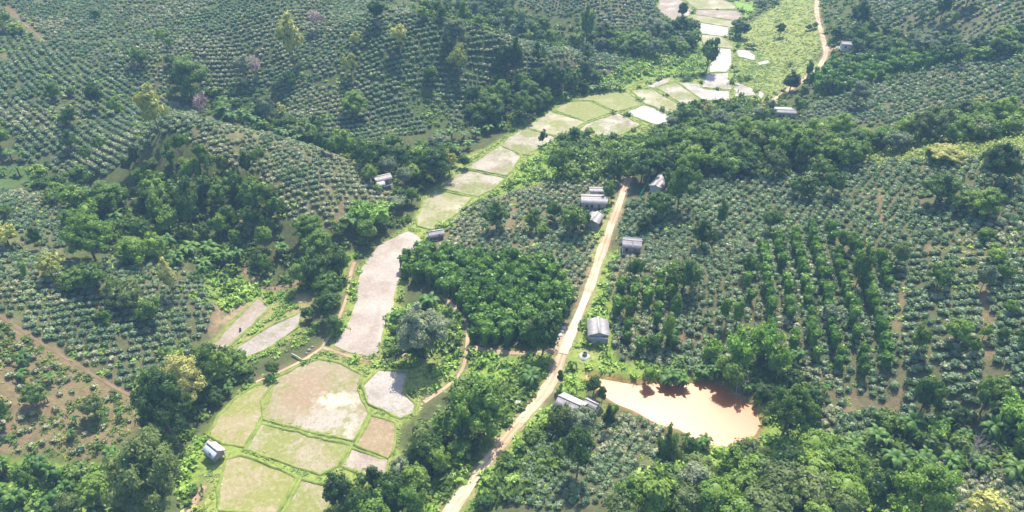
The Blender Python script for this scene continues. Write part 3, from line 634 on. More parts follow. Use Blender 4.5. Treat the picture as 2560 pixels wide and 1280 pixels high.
for z_ in ("560,215 680,215 720,280 620,280 560,250", "1000,180 1130,250 1120,320 1060,310 1010,240", "700,270 800,260 820,320 720,315"): paint(z_, (.075, .105, .035))
paint("-100,430 110,430 130,470 -100,480", (.06, .10, .03))
GREENZ = ["1330,395 1400,340 1500,348 1620,345 1660,340 1560,440 1420,460 1290,470 1200,510 1120,580 1060,620 1050,590 1200,500 1280,450",
 "1560,160 1740,105 1770,180 1740,190 1620,195 1500,228 1430,250 1380,260 1400,240",
 "850,640 905,640 900,700 890,760 850,840 830,870 790,880 850,790 862,720", "500,1330 515,1090 430,1160 470,1290 400,1330", "780,870 830,865 960,900 1040,910 1040,930 920,925 860,905",
 "960,800 990,770 1110,770 1165,800 1165,870 1030,900 960,880", "1170,880 1390,890 1370,960 1290,1060 1150,960 1040,1000 1020,980 1060,920",
 "1480,640 1540,640 1520,760 1530,900 1460,920 1480,960 1440,1000 1380,990 1420,880 1470,740", "1000,1330 1130,1200 1260,1040 1400,1020 1500,1040 1400,1060 1290,1150 1240,1260 1160,1330",
 "1455,905 1880,905 1960,960 1900,1000 1820,960 1700,950 1460,940", "1600,1330 1600,1200 1760,1110 1900,1110 2040,1060 2100,1100 2250,1250 2300,1400", "0,1150 200,1180 350,1150 420,1180 380,1330 0,1330",
 "505,680 640,700 720,730 750,760 620,760 560,790 520,760", "1885,995 1965,1060 1950,1100 1860,1125 1900,1090 1908,1060 1895,1030", "600,960 700,930 800,880 800,895 690,950 600,985"]
for z_ in GREENZ: paint(z_, GRASSC)
YGZ = ["1462,700 1480,640 1500,570 1520,515 1545,485 1556,492 1530,560 1508,610 1488,680 1466,735", "1850,60 2040,-30 2060,60 2060,140 2010,190 1940,230 1920,250 1840,170 1830,150 1850,110", "1100,440 1200,380 1330,385 1240,470 1130,520", "2120,400 2230,375 2400,350 2560,342 2760,335 2760,382 2560,380 2420,395 2320,400 2200,410", "1860,150 1990,150 1990,180 1880,185", "1680,130 1750,105 1760,150 1600,185 1560,180",
       "515,1090 690,940 800,880 840,900 760,930 690,960 560,1110", "1040,900 1160,880 1160,930 1120,960 1040,1000 1020,980", "1415,1050 1440,1000 1520,1030 1500,1045", "2130,140 2050,165 2150,165", "2070,150 2140,160 2120,168 2060,165", "1480,800 1520,880 1430,930 1440,860"]
for z_ in YGZ: paint(z_, YG)
vv = inpoly(PU, PV, VALLEY); colr[vv] = (.25, .30, .07); vv = inpoly(PU, PV, PONDS2); colr[vv] = (.26, .24, .10)
paint("515,770 600,740 640,760 560,830 520,850", (.30, .22, .14)); paint("700,715 770,730 760,800 720,790", (.30, .25, .12))
for ln in W_SOIL:
    d = pdist(XX, YY, ln, False) + (vnoise(XX, YY, 3, 77)-.5)*1.2; colr[d < .7] = (.21, .145, .09)
for ln in W_PATHS:
    d = pdist(XX, YY, ln, False) + (vnoise(XX, YY, 3, 78)-.5)*.8; colr[d < .9] = (.20, .145, .09)
for ln, wd in W_ROADS:
    d = pdist(XX, YY, ln, False) + (vnoise(XX, YY, 4, 79)-.5)*1.6; colr[d < wd*.5+.35] = (.30, .22, .14)
d = pdist(XX, YY, hit(*np.array(PX("1392,862 1405,835 1412,818")).T), False); colr[d < 2.0] = (.42, .32, .24)
ins = sdp < .3; colr[ins] = (.40, .20, .10)
for k_ in range(3): colr[..., k_] = blur(colr[..., k_], 1)

nx, ny = len(GX), len(GY)
V = np.stack([XX, YY, ZZ], -1).reshape(-1, 3); ii = np.arange(nx*ny).reshape(ny, nx)
Q = np.stack([ii[:-1, :-1], ii[:-1, 1:], ii[1:, 1:], ii[1:, :-1]], -1).reshape(-1, 4)
gm = mesh('ground', V, Q=Q, mats=[M['ground']], smooth_=True)
a_ = gm.attributes.new('col', 'FLOAT_COLOR', 'POINT'); a_.data.foreach_set('color', np.concatenate([colr.reshape(-1, 3), np.ones((nx*ny, 1))], 1).astype(np.float32).ravel())
structure('ground', gm)

# ------------------------------------------------------------------ roads and paths
def ribbon(line, width, lift, jitter=.12):
    P = dens(line[:, :2], .9, False); d = np.gradient(P, axis=0); d /= np.linalg.norm(d, axis=1, keepdims=True) + 1e-9; nrm = np.stack([-d[:, 1], d[:, 0]], 1)
    K = 5; V, UV = [], []; L = np.concatenate([[0], np.cumsum(np.linalg.norm(np.diff(P, axis=0), axis=1))])
    for i, (p, n) in enumerate(zip(P, nrm)):
        wv = width*(1 + jitter*math.sin(L[i]*.35) + jitter*math.sin(L[i]*.13+2))
        for k in range(K):
            f = k/(K-1); q = p + n*(f-.5)*wv*(1 + (rng.random()-.5)*.12*(k in (0, K-1))); V.append((q[0], q[1], 0)); UV.append((f, L[i]))
    V = np.array(V); V[:, 2] = hgt(V[:, 0], V[:, 1]) + lift
    Q = [(i*K+k, i*K+k+1, (i+1)*K+k+1, (i+1)*K+k) for i in range(len(P)-1) for k in range(K-1)]
    return V, Q, np.array(UV)
def rib_obj(name, line, width, m, lift=.06):
    V, Q, UV = ribbon(line, width, lift); return structure(name, mesh(name, V, Q=Q, mats=[m], uv=UV))
rib_obj('dirt_road', W_ROADS[0][0], 2.25, M['road']); rib_obj('dirt_road', W_ROADS[1][0], 2.1, M['road']); rib_obj('driveway', W_ROADS[2][0], 3.0, M['path'], .05)
rib_obj('road_pale_strip', wline(PX("1407,885 1430,830 1452,775 1470,732")), 1.9, M['roadpale'], .17)
0 and rib_obj('road_pale_strip', wline(PX("1262,1098 1330,1020 1370,970")), 1.9, M['roadpale'], .17)
for k_, ln in enumerate(W_PATHS): rib_obj('foot_path', ln, [.8, .7, .9, 1.3, .7, 1.2, .45, .7, 1.0][k_], M['track' if k_ in (4, 5, 6) else 'path'], .05)
# concrete drain slabs beside the road
g = Geo()
for u_, v_ in ((1409, 820), (1405, 829), (1400, 838), (1394, 846), (1386, 852)):
    p = gpt(u_, v_); g.box((p.x, p.y, p.z+.10), (1.0, .9, .18), rng.uniform(-.4, .4))
link('drain_slabs', mesh('drain_slabs', *g.get(), mats=[M['concrete']]), label='broken row of white concrete drain slabs on the left verge of the dirt road', category='drain')

# ------------------------------------------------------------------ water and paddies
def sheet(poly, z, m, name, dens_=2.0, pix=True):
    P = plane(*np.array(poly).T, z)[:, :2] if pix else np.array(poly)
    P = dens(P, dens_); P = P + rng.normal(size=P.shape)*.12
    bm = bmesh.new(); vs = [bm.verts.new((a, b, z)) for a, b in P]; bm.faces.new(vs); bmesh.ops.triangulate(bm, faces=bm.faces[:])
    for f in bm.faces:
        if f.normal.z < 0: f.normal_flip()
    me = bpy.data.meshes.new(name); bm.to_mesh(me); bm.free(); me.materials.append(m); return structure(name, me), P
structure_edges = []
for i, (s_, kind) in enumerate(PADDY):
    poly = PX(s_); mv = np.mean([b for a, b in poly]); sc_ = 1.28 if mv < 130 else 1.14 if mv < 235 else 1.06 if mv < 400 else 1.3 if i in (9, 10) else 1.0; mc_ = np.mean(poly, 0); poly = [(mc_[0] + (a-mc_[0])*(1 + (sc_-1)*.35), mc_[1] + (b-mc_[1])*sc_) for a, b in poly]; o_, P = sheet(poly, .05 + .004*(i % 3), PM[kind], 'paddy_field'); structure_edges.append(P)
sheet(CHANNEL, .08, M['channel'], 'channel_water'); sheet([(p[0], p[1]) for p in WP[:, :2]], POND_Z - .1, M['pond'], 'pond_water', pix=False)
# raised earth banks around every paddy
bankmat = solid('grassy_bank', (.10, .15, .03), (.24, .28, .06), .8, bump=.6)
for i, P in enumerate(structure_edges):
    V, Q = [], []; c = P.mean(0); n = len(P); h0 = .26 + .012*(i % 7)
    d = np.roll(P, -1, 0) - np.roll(P, 1, 0); d /= np.linalg.norm(d, axis=1, keepdims=True); nr = np.stack([-d[:, 1], d[:, 0]], 1)
    for p, q in zip(P, nr):
        w_ = .34*(1+.3*rng.normal()); h = h0*(1+.25*rng.normal())
        for s, z in ((-1, -.1), (-.45, h), (.45, h*1.05), (1, -.1)): V.append((p[0]+q[0]*s*w_*1.3, p[1]+q[1]*s*w_*1.3, z))
    Q = [(k*4+j, k*4+j+1, ((k+1) % n)*4+j+1, ((k+1) % n)*4+j) for k in range(n) for j in range(3)]
    structure('paddy_bank', mesh('paddy_bank', np.array(V), Q=Q, mats=[bankmat]))

# ------------------------------------------------------------------ buildings
LAND = []     # (u, v, name) for telling things apart
def thing(name, label, cat, loc, rot=0.0, group=None, uv=None):
    o = bpy.data.objects.new(name, None); COL.objects.link(o); o.location = loc; o.rotation_euler = (0, 0, rot); o['label'] = label; o['category'] = cat
    if group: o['group'] = group
    return o
def part(name, g, m, parent): return link(name, mesh(name, *g.get(), mats=[m]), parent)
def slope_roof(L, D, z0, rise, over=.35, th=.07, side=1):
    """one roof plane: from the ridge (y=0) down to y=side*D/2, corrugated"""
    g = Geo(); n = max(8, int(L/.22)); xs = np.linspace(-L/2-over, L/2+over, n+1); ye = side*(D/2+over); ze = z0 - rise*(over/(D/2))
    V = []; Q = []
    for i, x in enumerate(xs):
        b = .035*(i % 2); V += [(x, side*-.03, z0+rise+b+.02), (x, ye, ze+b), (x, side*-.03, z0+rise-th), (x, ye, ze-th)]
    for i in range(n):
        a, b = i*4, i*4+4; Q += [(a, a+1, b+1, b), (a+2, b+2, b+3, a+3), (a+1, a+3, b+3, b+1), (a, b, b+2, a+2)]
    Q += [(0, 2, 3, 1), (n*4, n*4+1, n*4+3, n*4+2)]; g.add(np.array(V), Q=Q); return g
def house(name, label, cat, u, v, L, D, wall_h, rise, deg, rmat='roofgrey', wmat='wall', base=0.0, stilts=False, rmat2=None, windows=1, door=True, z=None, strip=False):
    p = gpt(u, v)
    zs = [hgt(p.x+dx*L/2, p.y+dy*D/2) for dx in (-1, 1) for dy in (-1, 1)]; zb = float(np.mean(zs))
    o = thing(name, label, cat, (p.x, p.y, zb), R(deg)); LAND.append((u, v, None))
    b0 = base
    if stilts:
        for sx in (-1, 0, 1):
            for sy in (-1, 1):
                g = Geo(); g.tube([(sx*L*.46, sy*D*.46, -.3), (sx*L*.46, sy*D*.46, b0+.05)], .07, .06, 6); part('post', g, M['wood'], o)
        g = Geo(); g.box((0, 0, b0+.06), (L+.5, D+.4, .1)); part('floor', g, M['plank'], o)
    else:
        g = Geo(); g.box((0, 0, -.15), (L+.3, D+.3, .5)); part('plinth', g, M['concrete'], o); b0 = .1
    zt = b0 + wall_h; g = Geo()
    g.box((0, -D/2+.06, b0+wall_h/2), (L, .12, wall_h)); g.box((0, D/2-.06, b0+wall_h/2), (L, .12, wall_h))
    for s in (-1, 1):
        x = s*(L/2-.06)
        V = []
        for xx in (x-.06, x+.06): V += [(xx, -D/2+.12, b0), (xx, D/2-.12, b0), (xx, D/2-.12, zt), (xx, 0, zt+rise*.94), (xx, -D/2+.12, zt)]
        g.add(np.array(V), T=[(0, 1, 2), (0, 2, 4), (4, 2, 3), (5, 7, 6), (5, 9, 7), (9, 8, 7)], Q=[(4, 3, 8, 9), (3, 2, 7, 8)])
    part('wall', g, M[wmat], o)
    for k, s in enumerate((-1, 1)): part('roof_sheet', slope_roof(L, D, zt, rise, side=s), M[(rmat2 or rmat) if k else rmat], o)
    g = Geo(); g.box((0, 0, zt+rise+.05), (L+.8, .34, .06)); part('ridge_cap', g, M['roofwhite'], o)
    if strip:
        g = Geo(); a = math.atan2(rise, D/2); n_ = 6
        for k in range(n_): f = (k+.5)/n_; g.box((.2, -D/2*f*1.05, zt+rise*(1-f)+.09), (.22, D/2/n_*1.25, .05))
        part('roof_batten', g, M['palebark'], o)
    if door:
        g = Geo(); g.box((L*.22, -D/2-.015, b0+.95), (.8, .08, 1.9)); dd = part('door', g, M['wood'], o); h_ = Geo(); h_.box((L*.22+.3, -D/2-.075, b0+.95), (.05, .05, .16)); part('handle', h_, M['opening'], dd)
    for k in range(windows):
        x = -L*.28 + k*L*.2; g = Geo()
        for a, b, c_, d_ in ((0, .42, .8, .07), (0, -.42, .8, .07), (.38, 0, .07, .78), (-.38, 0, .07, .78)): g.box((x+a, -D/2-.03, b0+wall_h*.55+b), (c_, .08, d_))
        wd = part('window', g, M['wood'], o); g = Geo(); g.box((x, -D/2-.008, b0+wall_h*.55), (.68, .03, .76)); part('shutter', g, M['opening'], wd)
    return o
def leanto(parent, L, D, z0, z1, x, y0, m='roofwhite', side=-1):
    """a sheet awning carried on two posts in front of (side -1) a wall"""
    g = Geo(); n = max(6, int(L/.22)); V = []; Q = []
    for i in range(n+1):
        b = .035*(i % 2); xx = x-L/2+L*i/n; V += [(xx, y0, z1+b), (xx, y0+side*D, z0+b), (xx, y0, z1-.05), (xx, y0+side*D, z0-.05)]
    for i in range(n): a, b = i*4, i*4+4; Q += [(a, a+1, b+1, b), (a+2, b+2, b+3, a+3), (a+1, a+3, b+3, b+1), (a, b, b+2, a+2)]
    g.add(np.array(V), Q=Q); part('awning', g, M[m], parent)
    for s in (-1, 1): g = Geo(); g.tube([(x+s*L*.46, y0+side*D*.92, -.2), (x+s*L*.46, y0+side*D*.92, z0)], .05, .05, 5); part('post', g, M['wood'], parent)
o = house('field_hut', 'plank hut on stilts with blue and white metal roof beside the yellow paddies', 'hut', 541, 1142, 2.9, 2.3, 1.15, .85, -37, rmat='roofblue', rmat2='roofwhite', wmat='plank', base=1.0, stilts=True, windows=0, door=True)
leanto(o, 1.3, 1.0, 1.75, 2.1, -2.35, .75, 'roofwhite', -1)
o = house('farmhouse', 'small house with pinkish-grey sheet roof on the grass right of the pale dirt road', 'house', 1494, 838, 5.0, 4.3, 2.3, .8, 88, windows=1)
leanto(o, 3.9, 1.3, 1.9, 2.5, 0, 0, 'roofwhite', 0) if False else None
g = Geo(); g.box((-2.9, 0, 1.95), (.9, 3.9, .07)); part('awning', g, M['roofwhite'], o)
for s in (-1, 1): g = Geo(); g.tube([(-3.25, s*1.8, -.2), (-3.25, s*1.8, 1.95)], .06, .05, 5); part('post', g, M['wood'], o)
o = house('farmhouse', 'long white-walled house with pale grey roof left of the upper end of the dirt road', 'house', 1483, 516, 7.0, 5.0, 2.5, .9, -4, windows=2)
o = house('farm_shed', 'small pale grey shed directly behind the long white-walled house', 'shed', 1492, 489, 4.3, 2.6, 2.1, .45, -3, windows=0)
o = house('farmhouse', 'small house with grey-brown roof below the white-walled house, half hidden by a round tree', 'house', 1485, 562, 4.6, 3.6, 2.2, .7, 66, windows=1, wmat='plank')
o = house('farmhouse', 'dark grey roofed house with a pale batten on the roof, right of the dirt road', 'house', 1578, 624, 4.5, 4.6, 2.2, .75, -9, rmat='roofdark', wmat='plank', windows=1, strip=True)
o = house('barn', 'long narrow grey barn running up behind the trees at the head of the dirt road', 'barn', 1648, 468, 8.2, 3.2, 2.2, .6, 60, rmat='roofgrey', windows=0)
o = house('farmhouse', 'two-part grey roofed house beside the upper dirt road, left of the far rows', 'house', 1959, 294, 7.0, 3.6, 2.4, .7, -8, rmat='roofdark', windows=2)
g = slope_roof(6.6, 4.6, 2.7, .35, side=1); part('back_roof', g, M['roofgrey'], o)
g = Geo(); g.box((0, 3.0, 1.2), (6.3, 2.2, 2.4)); part('back_room', g, M['wall'], o)
o = house('farmhouse', 'far house with purple-grey roof at the end of the sandy driveway', 'house', 2121, 122, 6.8, 4.6, 2.4, .8, -12, rmat='roofdark', rmat2='roofgrey', windows=1)
o = house('farm_shed', 'small pale shed half hidden by trees beside the upper dirt road', 'shed', 2032, 194, 4.2, 3.2, 2.0, .5, 35, rmat='roofwhite', windows=0, wmat='plank')
o = house('farm_shed', 'brown-grey shed with a white sheet lean-to among the trees left of the paddies', 'shed', 957, 458, 4.8, 3.2, 2.1, .7, 28, rmat='roofgrey', wmat='plank', windows=0)
leanto(o, 2.4, 1.7, 1.3, 2.1, -1.3, -1.7, 'roofwhite', -1)
o = house('farm_shed', 'dark grey hipped shed on the bank above the head of the muddy channel', 'shed', 1090, 594, 3.9, 3.0, 1.5, .8, 18, rmat='roofdark', rmat2='roofgrey', wmat='stone', windows=0)
o = house('farmhouse', 'grey-roofed house with one roof side coloured sunlit pale between dirt road and brown pond', 'house', 1425, 1030, 5.0, 3.9, 2.2, .9, -33, rmat='roofdark', rmat2='roofwhite', windows=1)  # pale far slope paints the sunlit roof side into its colour
o = house('farm_shed', 'small grey-roofed outhouse beside the brown pond, partly behind bushes', 'shed', 1478, 1024, 2.3, 2.2, 1.8, .5, -35, rmat='roofdark', wmat='plank', windows=0)

# well on its white pad, hose post, white block, fence, footbridge log, stump
p = gpt(1462, 888); o = thing('well', 'round stone well on a white concrete pad below the roadside house', 'well', p)
g = Geo(); th = np.linspace(0, 2*math.pi, 15)[:-1]; rr = 1.25*(1+.12*np.sin(th*3+1)); V = [(0, 0, .13)] + [(r*math.cos(a)+-.2, r*math.sin(a)-.5, .12) for a, r in zip(th, rr)] + [(r*math.cos(a)-.2, r*math.sin(a)-.5, -.2) for a, r in zip(th, rr)]
g.add(np.array(V), T=[(0, i+1, (i+1) % 14+1) for i in range(14)], Q=[(i+1, i+15, (i+1) % 14+15, (i+1) % 14+1) for i in range(14)]); part('pad', g, M['white'], o)
g = Geo(); V = []; 
for z, r in ((-.1, .56), (.75, .56), (.75, .42), (-.1, .42)): V += [(r*math.cos(a), r*math.sin(a), z) for a in np.linspace(0, 2*math.pi, 17)[:-1]]
g.add(np.array(V), Q=[(k*16+i, k*16+(i+1) % 16, (k+1)*16+(i+1) % 16, (k+1)*16+i) for k in range(3) for i in range(16)]); part('well_ring', g, M['stone'], o)
g = Geo(); g.blob((0, 0, .2), (.42, .42, .05), 5); part('well_water', g, M['opening'], o)
p = gpt(1460, 850); g = Geo(); g.tube([(0, 0, -.2), (.02, 0, 2.6)], .06, .05, 6); g.tube([(0, .0, 2.5), (.9, .4, 2.2)], .035, .03, 5)
q_ = link('pole', mesh('pole', *g.get(), mats=[M['wood']]), loc=p, label='thin leaning wooden pole on the grass between the roadside house and the well', category='pole')
p = gpt(1294, 1013); g = Geo(); g.box((0, 0, .45), (1.1, .9, .9), .3); g.box((0, 0, .93), (1.25, 1.05, .06), .3); link('white_box', mesh('white_box', *g.get(), mats=[M['white']]), loc=p, label='small white box standing in the undergrowth left of the dirt road', category='tank')  # plain white box with a lid, use unknown
o = thing('net_fence', 'green net fence between posts round the garden at the head of the road', 'fence', gpt(1610, 490))
fp = [gpt(a, b) - o.location for a, b in ((1600, 496), (1606, 486), (1612, 475), (1618, 463), (1623, 450))]
for q in fp: g = Geo(); g.tube([(q.x, q.y, q.z-.2), (q.x, q.y, q.z+1.6)], .05, .045, 5); part('post', g, M['palebark'], o)
for a, b in zip(fp[:-1], fp[1:]):
    g = Geo(); nrm_ = Vector((b.y-a.y, a.x-b.x, 0)).normalized()*.02
    for s in (0, .37, .74, 1.11): 
        V = [(*(a+Vector((0, 0, .3+s)) + nrm_*e),) for e in (-1, 1)] + [(*(b+Vector((0, 0, .3+s)) + nrm_*e),) for e in (-1, 1)] + [(*(a+Vector((0, 0, .6+s)) + nrm_*e),) for e in (-1, 1)] + [(*(b+Vector((0, 0, .6+s)) + nrm_*e),) for e in (-1, 1)]
        g.add(np.array(V), Q=[(0, 2, 6, 4), (1, 5, 7, 3), (4, 6, 7, 5), (0, 1, 3, 2)])
    part('net', g, M['net'], o)
p = gpt(744, 896); g = Geo(); g.tube([(-1.5, 1.0, .5), (0, 0, .55), (1.6, -1.1, .45)], .2, .16, 8); link('fallen_log', mesh('fallen_log', *g.get(), mats=[M['palebark']]), loc=p, label='pale fallen log lying across the stream below the small ponds', category='log')
for k, (a, b, s) in enumerate(((773, 876, .8), (781, 868, .6), (766, 884, .5))):
    g = Geo(); g.blob((0, 0, .15*s), (s*.7, s*.55, s*.4), 40+k, hi=True, jit=.12); link('rock', mesh('rock', *g.get(), mats=[M['stone']]), loc=gpt(a, b), label=['largest pale rock in the stream bed above the fallen log', 'middle rock nearest the foot path above the fallen log', 'smallest pale rock nearest the fallen log'][k], category='rock', group='rocks in the stream bed')
p = gpt(601, 828); g = Geo(); g.tube([(0, 0, -.2), (0, .05, .45), (.08, .1, .9)], .3, .2, 8); g.tube([(0, 0, .5), (.35, .1, .85)], .1, .06, 5); link('tree_stump', mesh('tree_stump', *g.get(), mats=[solid('dark_red_bark', (.12, .06, .045), (.2, .11, .08), 4)]), loc=p, label='dark reddish stump in the wet mud of the upper small pond', category='stump')

# ------------------------------------------------------------------ trees placed one by one: base u, base v, crown width px, height px, kind
TREES = """485,258,105,112,round 515,295,45,62,pink 355,172,42,50,round 430,170,26,34,round 139,252,36,45,round 248,276,42,62,dark_tall 185,240,18,25,round_small 292,290,30,45,bright_small
400,335,62,100,yel_tall 180,315,32,46,round 160,314,20,26,bright_small 75,182,14,12,bright_small 8,78,48,52,round 45,85,36,26,bright 242,50,22,24,round_small 410,98,22,24,bright_small 425,122,18,26,bright_small
738,165,60,105,yel_tall 795,78,36,45,pink 890,122,26,40,yel 880,198,38,62,yel 1000,128,45,62,yel 945,60,42,58,dark 1135,126,62,74,silver 1148,190,50,76,yel 1078,210,36,46,round 616,205,42,64,silver
642,192,30,50,pink 730,222,22,38,round_small 670,305,46,62,silver 705,292,26,32,yel 890,292,62,60,bright 1184,264,40,50,round 1252,272,56,66,bright 1262,198,62,84,dark 1290,192,36,82,dark_tall 1345,162,40,50,dark
1229,305,72,68,round 1311,298,62,66,bright 1362,268,42,44,bright 1404,228,48,60,round 1375,225,58,66,dark 1459,192,36,42,dark 1470,156,30,40,dark 1465,122,36,96,round_tall 1354,96,46,52,round 1286,90,24,26,silver
1186,62,42,56,silver 1155,60,20,52,bright_tall 1060,36,22,32,round_small 1305,76,20,52,silver 1514,118,50,54,dark 1505,102,26,24,silver 1703,52,24,42,dark_tall 1698,96,46,52,dark 1630,102,60,60,silver 1636,146,46,46,silver
1580,126,60,42,bright 1722,112,40,34,round 1766,180,46,76,round_tall 1851,96,42,38,dark 1838,70,26,22,shrub 1875,122,26,16,shrub 1948,92,22,34,dark 2020,76,18,16,shrub 2036,72,16,18,shrub 1905,16,24,16,shrub 1930,14,32,18,shrub
1973,232,42,48,dark 2018,198,20,40,dark_tall 2005,245,28,30,round 1996,284,32,40,round 1975,166,9,10,bright_small 1711,322,50,60,round 1733,268,16,18,dark_small 1755,272,16,22,dark_small 1762,288,30,28,yel 1800,318,50,40,silver 1850,312,26,28,silver
2143,78,46,70,dark 2198,146,52,46,round 2160,95,22,20,round_small 2310,140,76,60,silver 2350,52,34,60,dark_tall 2300,62,16,30,bright_tall 2325,52,16,30,bright_tall 2380,66,16,34,bright_tall 2488,146,46,50,round 2505,112,56,44,bright
2385,168,38,52,dark 2366,128,42,40,round 2415,18,46,52,dark_tall 2450,152,44,30,bright 2530,138,38,34,bright 2140,270,56,66,silver 2440,276,26,36,yel 2058,236,30,42,dark 2080,232,20,32,dark_small 2545,95,26,34,round
8,382,58,72,bright 182,376,36,46,dark 210,470,56,52,bright 150,500,42,42,bright 275,536,92,76,bright 200,522,62,52,bright 225,424,28,50,round_umb 262,402,26,54,round_umb 345,422,26,56,dark_tall 464,418,50,76,round_umb
400,520,66,70,bright 450,522,66,62,round 485,582,60,110,dark_tall 240,652,104,104,lime 345,662,62,66,lime 430,586,60,62,bright 18,548,36,36,round 25,618,62,60,yel 102,622,26,52,dark_tall 520,436,46,76,round 620,446,30,62,dark_tall 655,436,36,60,round_umb
560,512,58,62,round 600,502,36,60,dark_tall 640,536,60,86,round 580,562,40,50,round 520,500,40,60,dark 775,602,72,62,bright 805,654,82,72,bright 850,592,36,36,round 920,612,50,60,bright 1000,508,36,40,round 1030,512,36,42,round 990,522,52,32,silver
812,376,50,50,dark 828,388,36,46,round 862,388,50,60,bright 915,418,60,72,round 955,412,50,60,round 925,456,36,42,bright 1005,424,60,60,round 1050,428,56,60,bright 1090,454,82,82,round 1124,436,42,56,yel 1086,362,34,22,silver 985,380,44,48,round 755,350,30,34,silver
1357,362,18,34,dark_small 1394,440,52,72,round 1435,348,30,30,round 1241,574,62,66,dark 1386,558,42,56,round 1329,578,36,50,round 1355,590,30,30,bright_small 1434,582,62,64,round 1463,574,26,42,dark 1521,506,32,46,bright 1535,455,46,62,dark
1575,440,50,60,round 1602,458,60,72,dark 1640,434,50,60,round 1670,425,50,60,round 1694,518,60,104,round 1706,446,42,56,bright 1672,476,40,50,round 1662,436,44,50,dark 1742,474,22,46,bright_tall 1643,546,60,66,round 1608,582,36,38,dark 1798,574,28,66,dark_tall 1751,624,50,66,dark
1780,604,30,36,silver 1923,582,46,56,dark 2003,492,56,52,round 2045,446,46,52,round 1996,424,36,64,dark 1815,454,22,26,bright_small 2078,492,46,62,round 2335,512,72,72,dark 2398,528,50,52,round 2450,542,82,66,bright 2485,466,92,96,dark
2470,420,50,50,dark 2360,402,82,34,yel 2103,632,36,56,round 2137,722,46,94,round_tall 2240,668,46,62,olive 2480,658,46,42,lime 2316,402,16,28,round_small 2238,380,62,52,silver 2340,724,56,64,round 2450,728,46,62,silver 2502,704,40,46,bright
2523,784,30,32,bright 2073,804,38,42,silver 2288,888,44,64,round_tall 2383,858,60,52,lime 2455,850,28,36,bright 2425,888,28,40,bright 2500,852,26,34,round 2295,1042,62,96,round 2450,1032,66,82,round 2555,860,30,40,round 1583,704,40,62,round
1706,736,72,78,dark 1568,794,38,52,round 1688,804,30,60,bright_tall 1664,862,34,70,bright_tall 1626,884,36,44,round 1803,812,26,60,bright_tall 1838,818,28,60,bright_tall 1871,692,40,52,round 1818,962,62,62,lime 1620,962,34,46,shrub_bright 1956,1088,106,112,round
2022,1062,36,46,lime 1442,1190,74,100,dark 1660,1196,62,104,dark 1402,1084,62,62,olive 1450,1088,70,64,silver 1514,1082,32,60,dark 1530,1046,28,34,lime 1482,990,44,48,round 1504,1010,26,42,dark 1400,968,17,42,dark_tall 1199,1086,128,112,lime 1149,1104,74,72,round
1078,1164,66,66,round 1110,1100,60,56,bright 1100,1188,56,54,bright 1064,896,124,122,silver 1043,902,44,62,dark 1357,884,84,98,round 1335,850,40,50,silver 1410,806,28,36,dark 1568,1275,70,60,bright 1545,1310,84,60,olive 476,1010,104,104,yel 430,1092,118,136,dark
520,975,66,92,round 562,955,50,72,bright 400,1160,60,50,dark 410,1285,180,150,olive 95,1016,62,48,round 245,1046,60,54,olive 14,1070,70,80,round 75,1222,52,50,bright 136,700,62,62,yel 190,724,58,46,round 240,724,72,62,round 290,752,38,52,round
328,770,72,64,olive 384,806,60,58,round 437,746,40,80,yel_tall 265,806,32,28,bright_small 440,906,28,32,lime 790,706,62,72,dark 824,752,68,66,round 832,800,62,66,dark 850,692,52,72,dark 775,800,30,30,round_small 840,834,46,42,round 686,938,32,32,round
2280,1300,146,112,lime 2020,1150,92,64,lime 2450,1310,100,60,yel 2120,1230,60,66,bright 2100,1300,70,60,olive 2180,1270,76,76,dark 1160,420,30,30,round_small 1120,800,26,30,bright_small 2550,1160,60,60,round 1960,1200,70,66,dark 1720,1140,44,44,round
855,1265,70,66,dark 905,1285,60,60,round 940,1230,46,56,dark_tall 985,1260,70,66,round 1040,1230,66,60,bright 1035,1292,60,60,bright 1000,1200,50,46,silver 2460,600,40,30,round 350,1245,90,60,lime 260,1270,84,56,bright 190,1290,70,50,olive"""
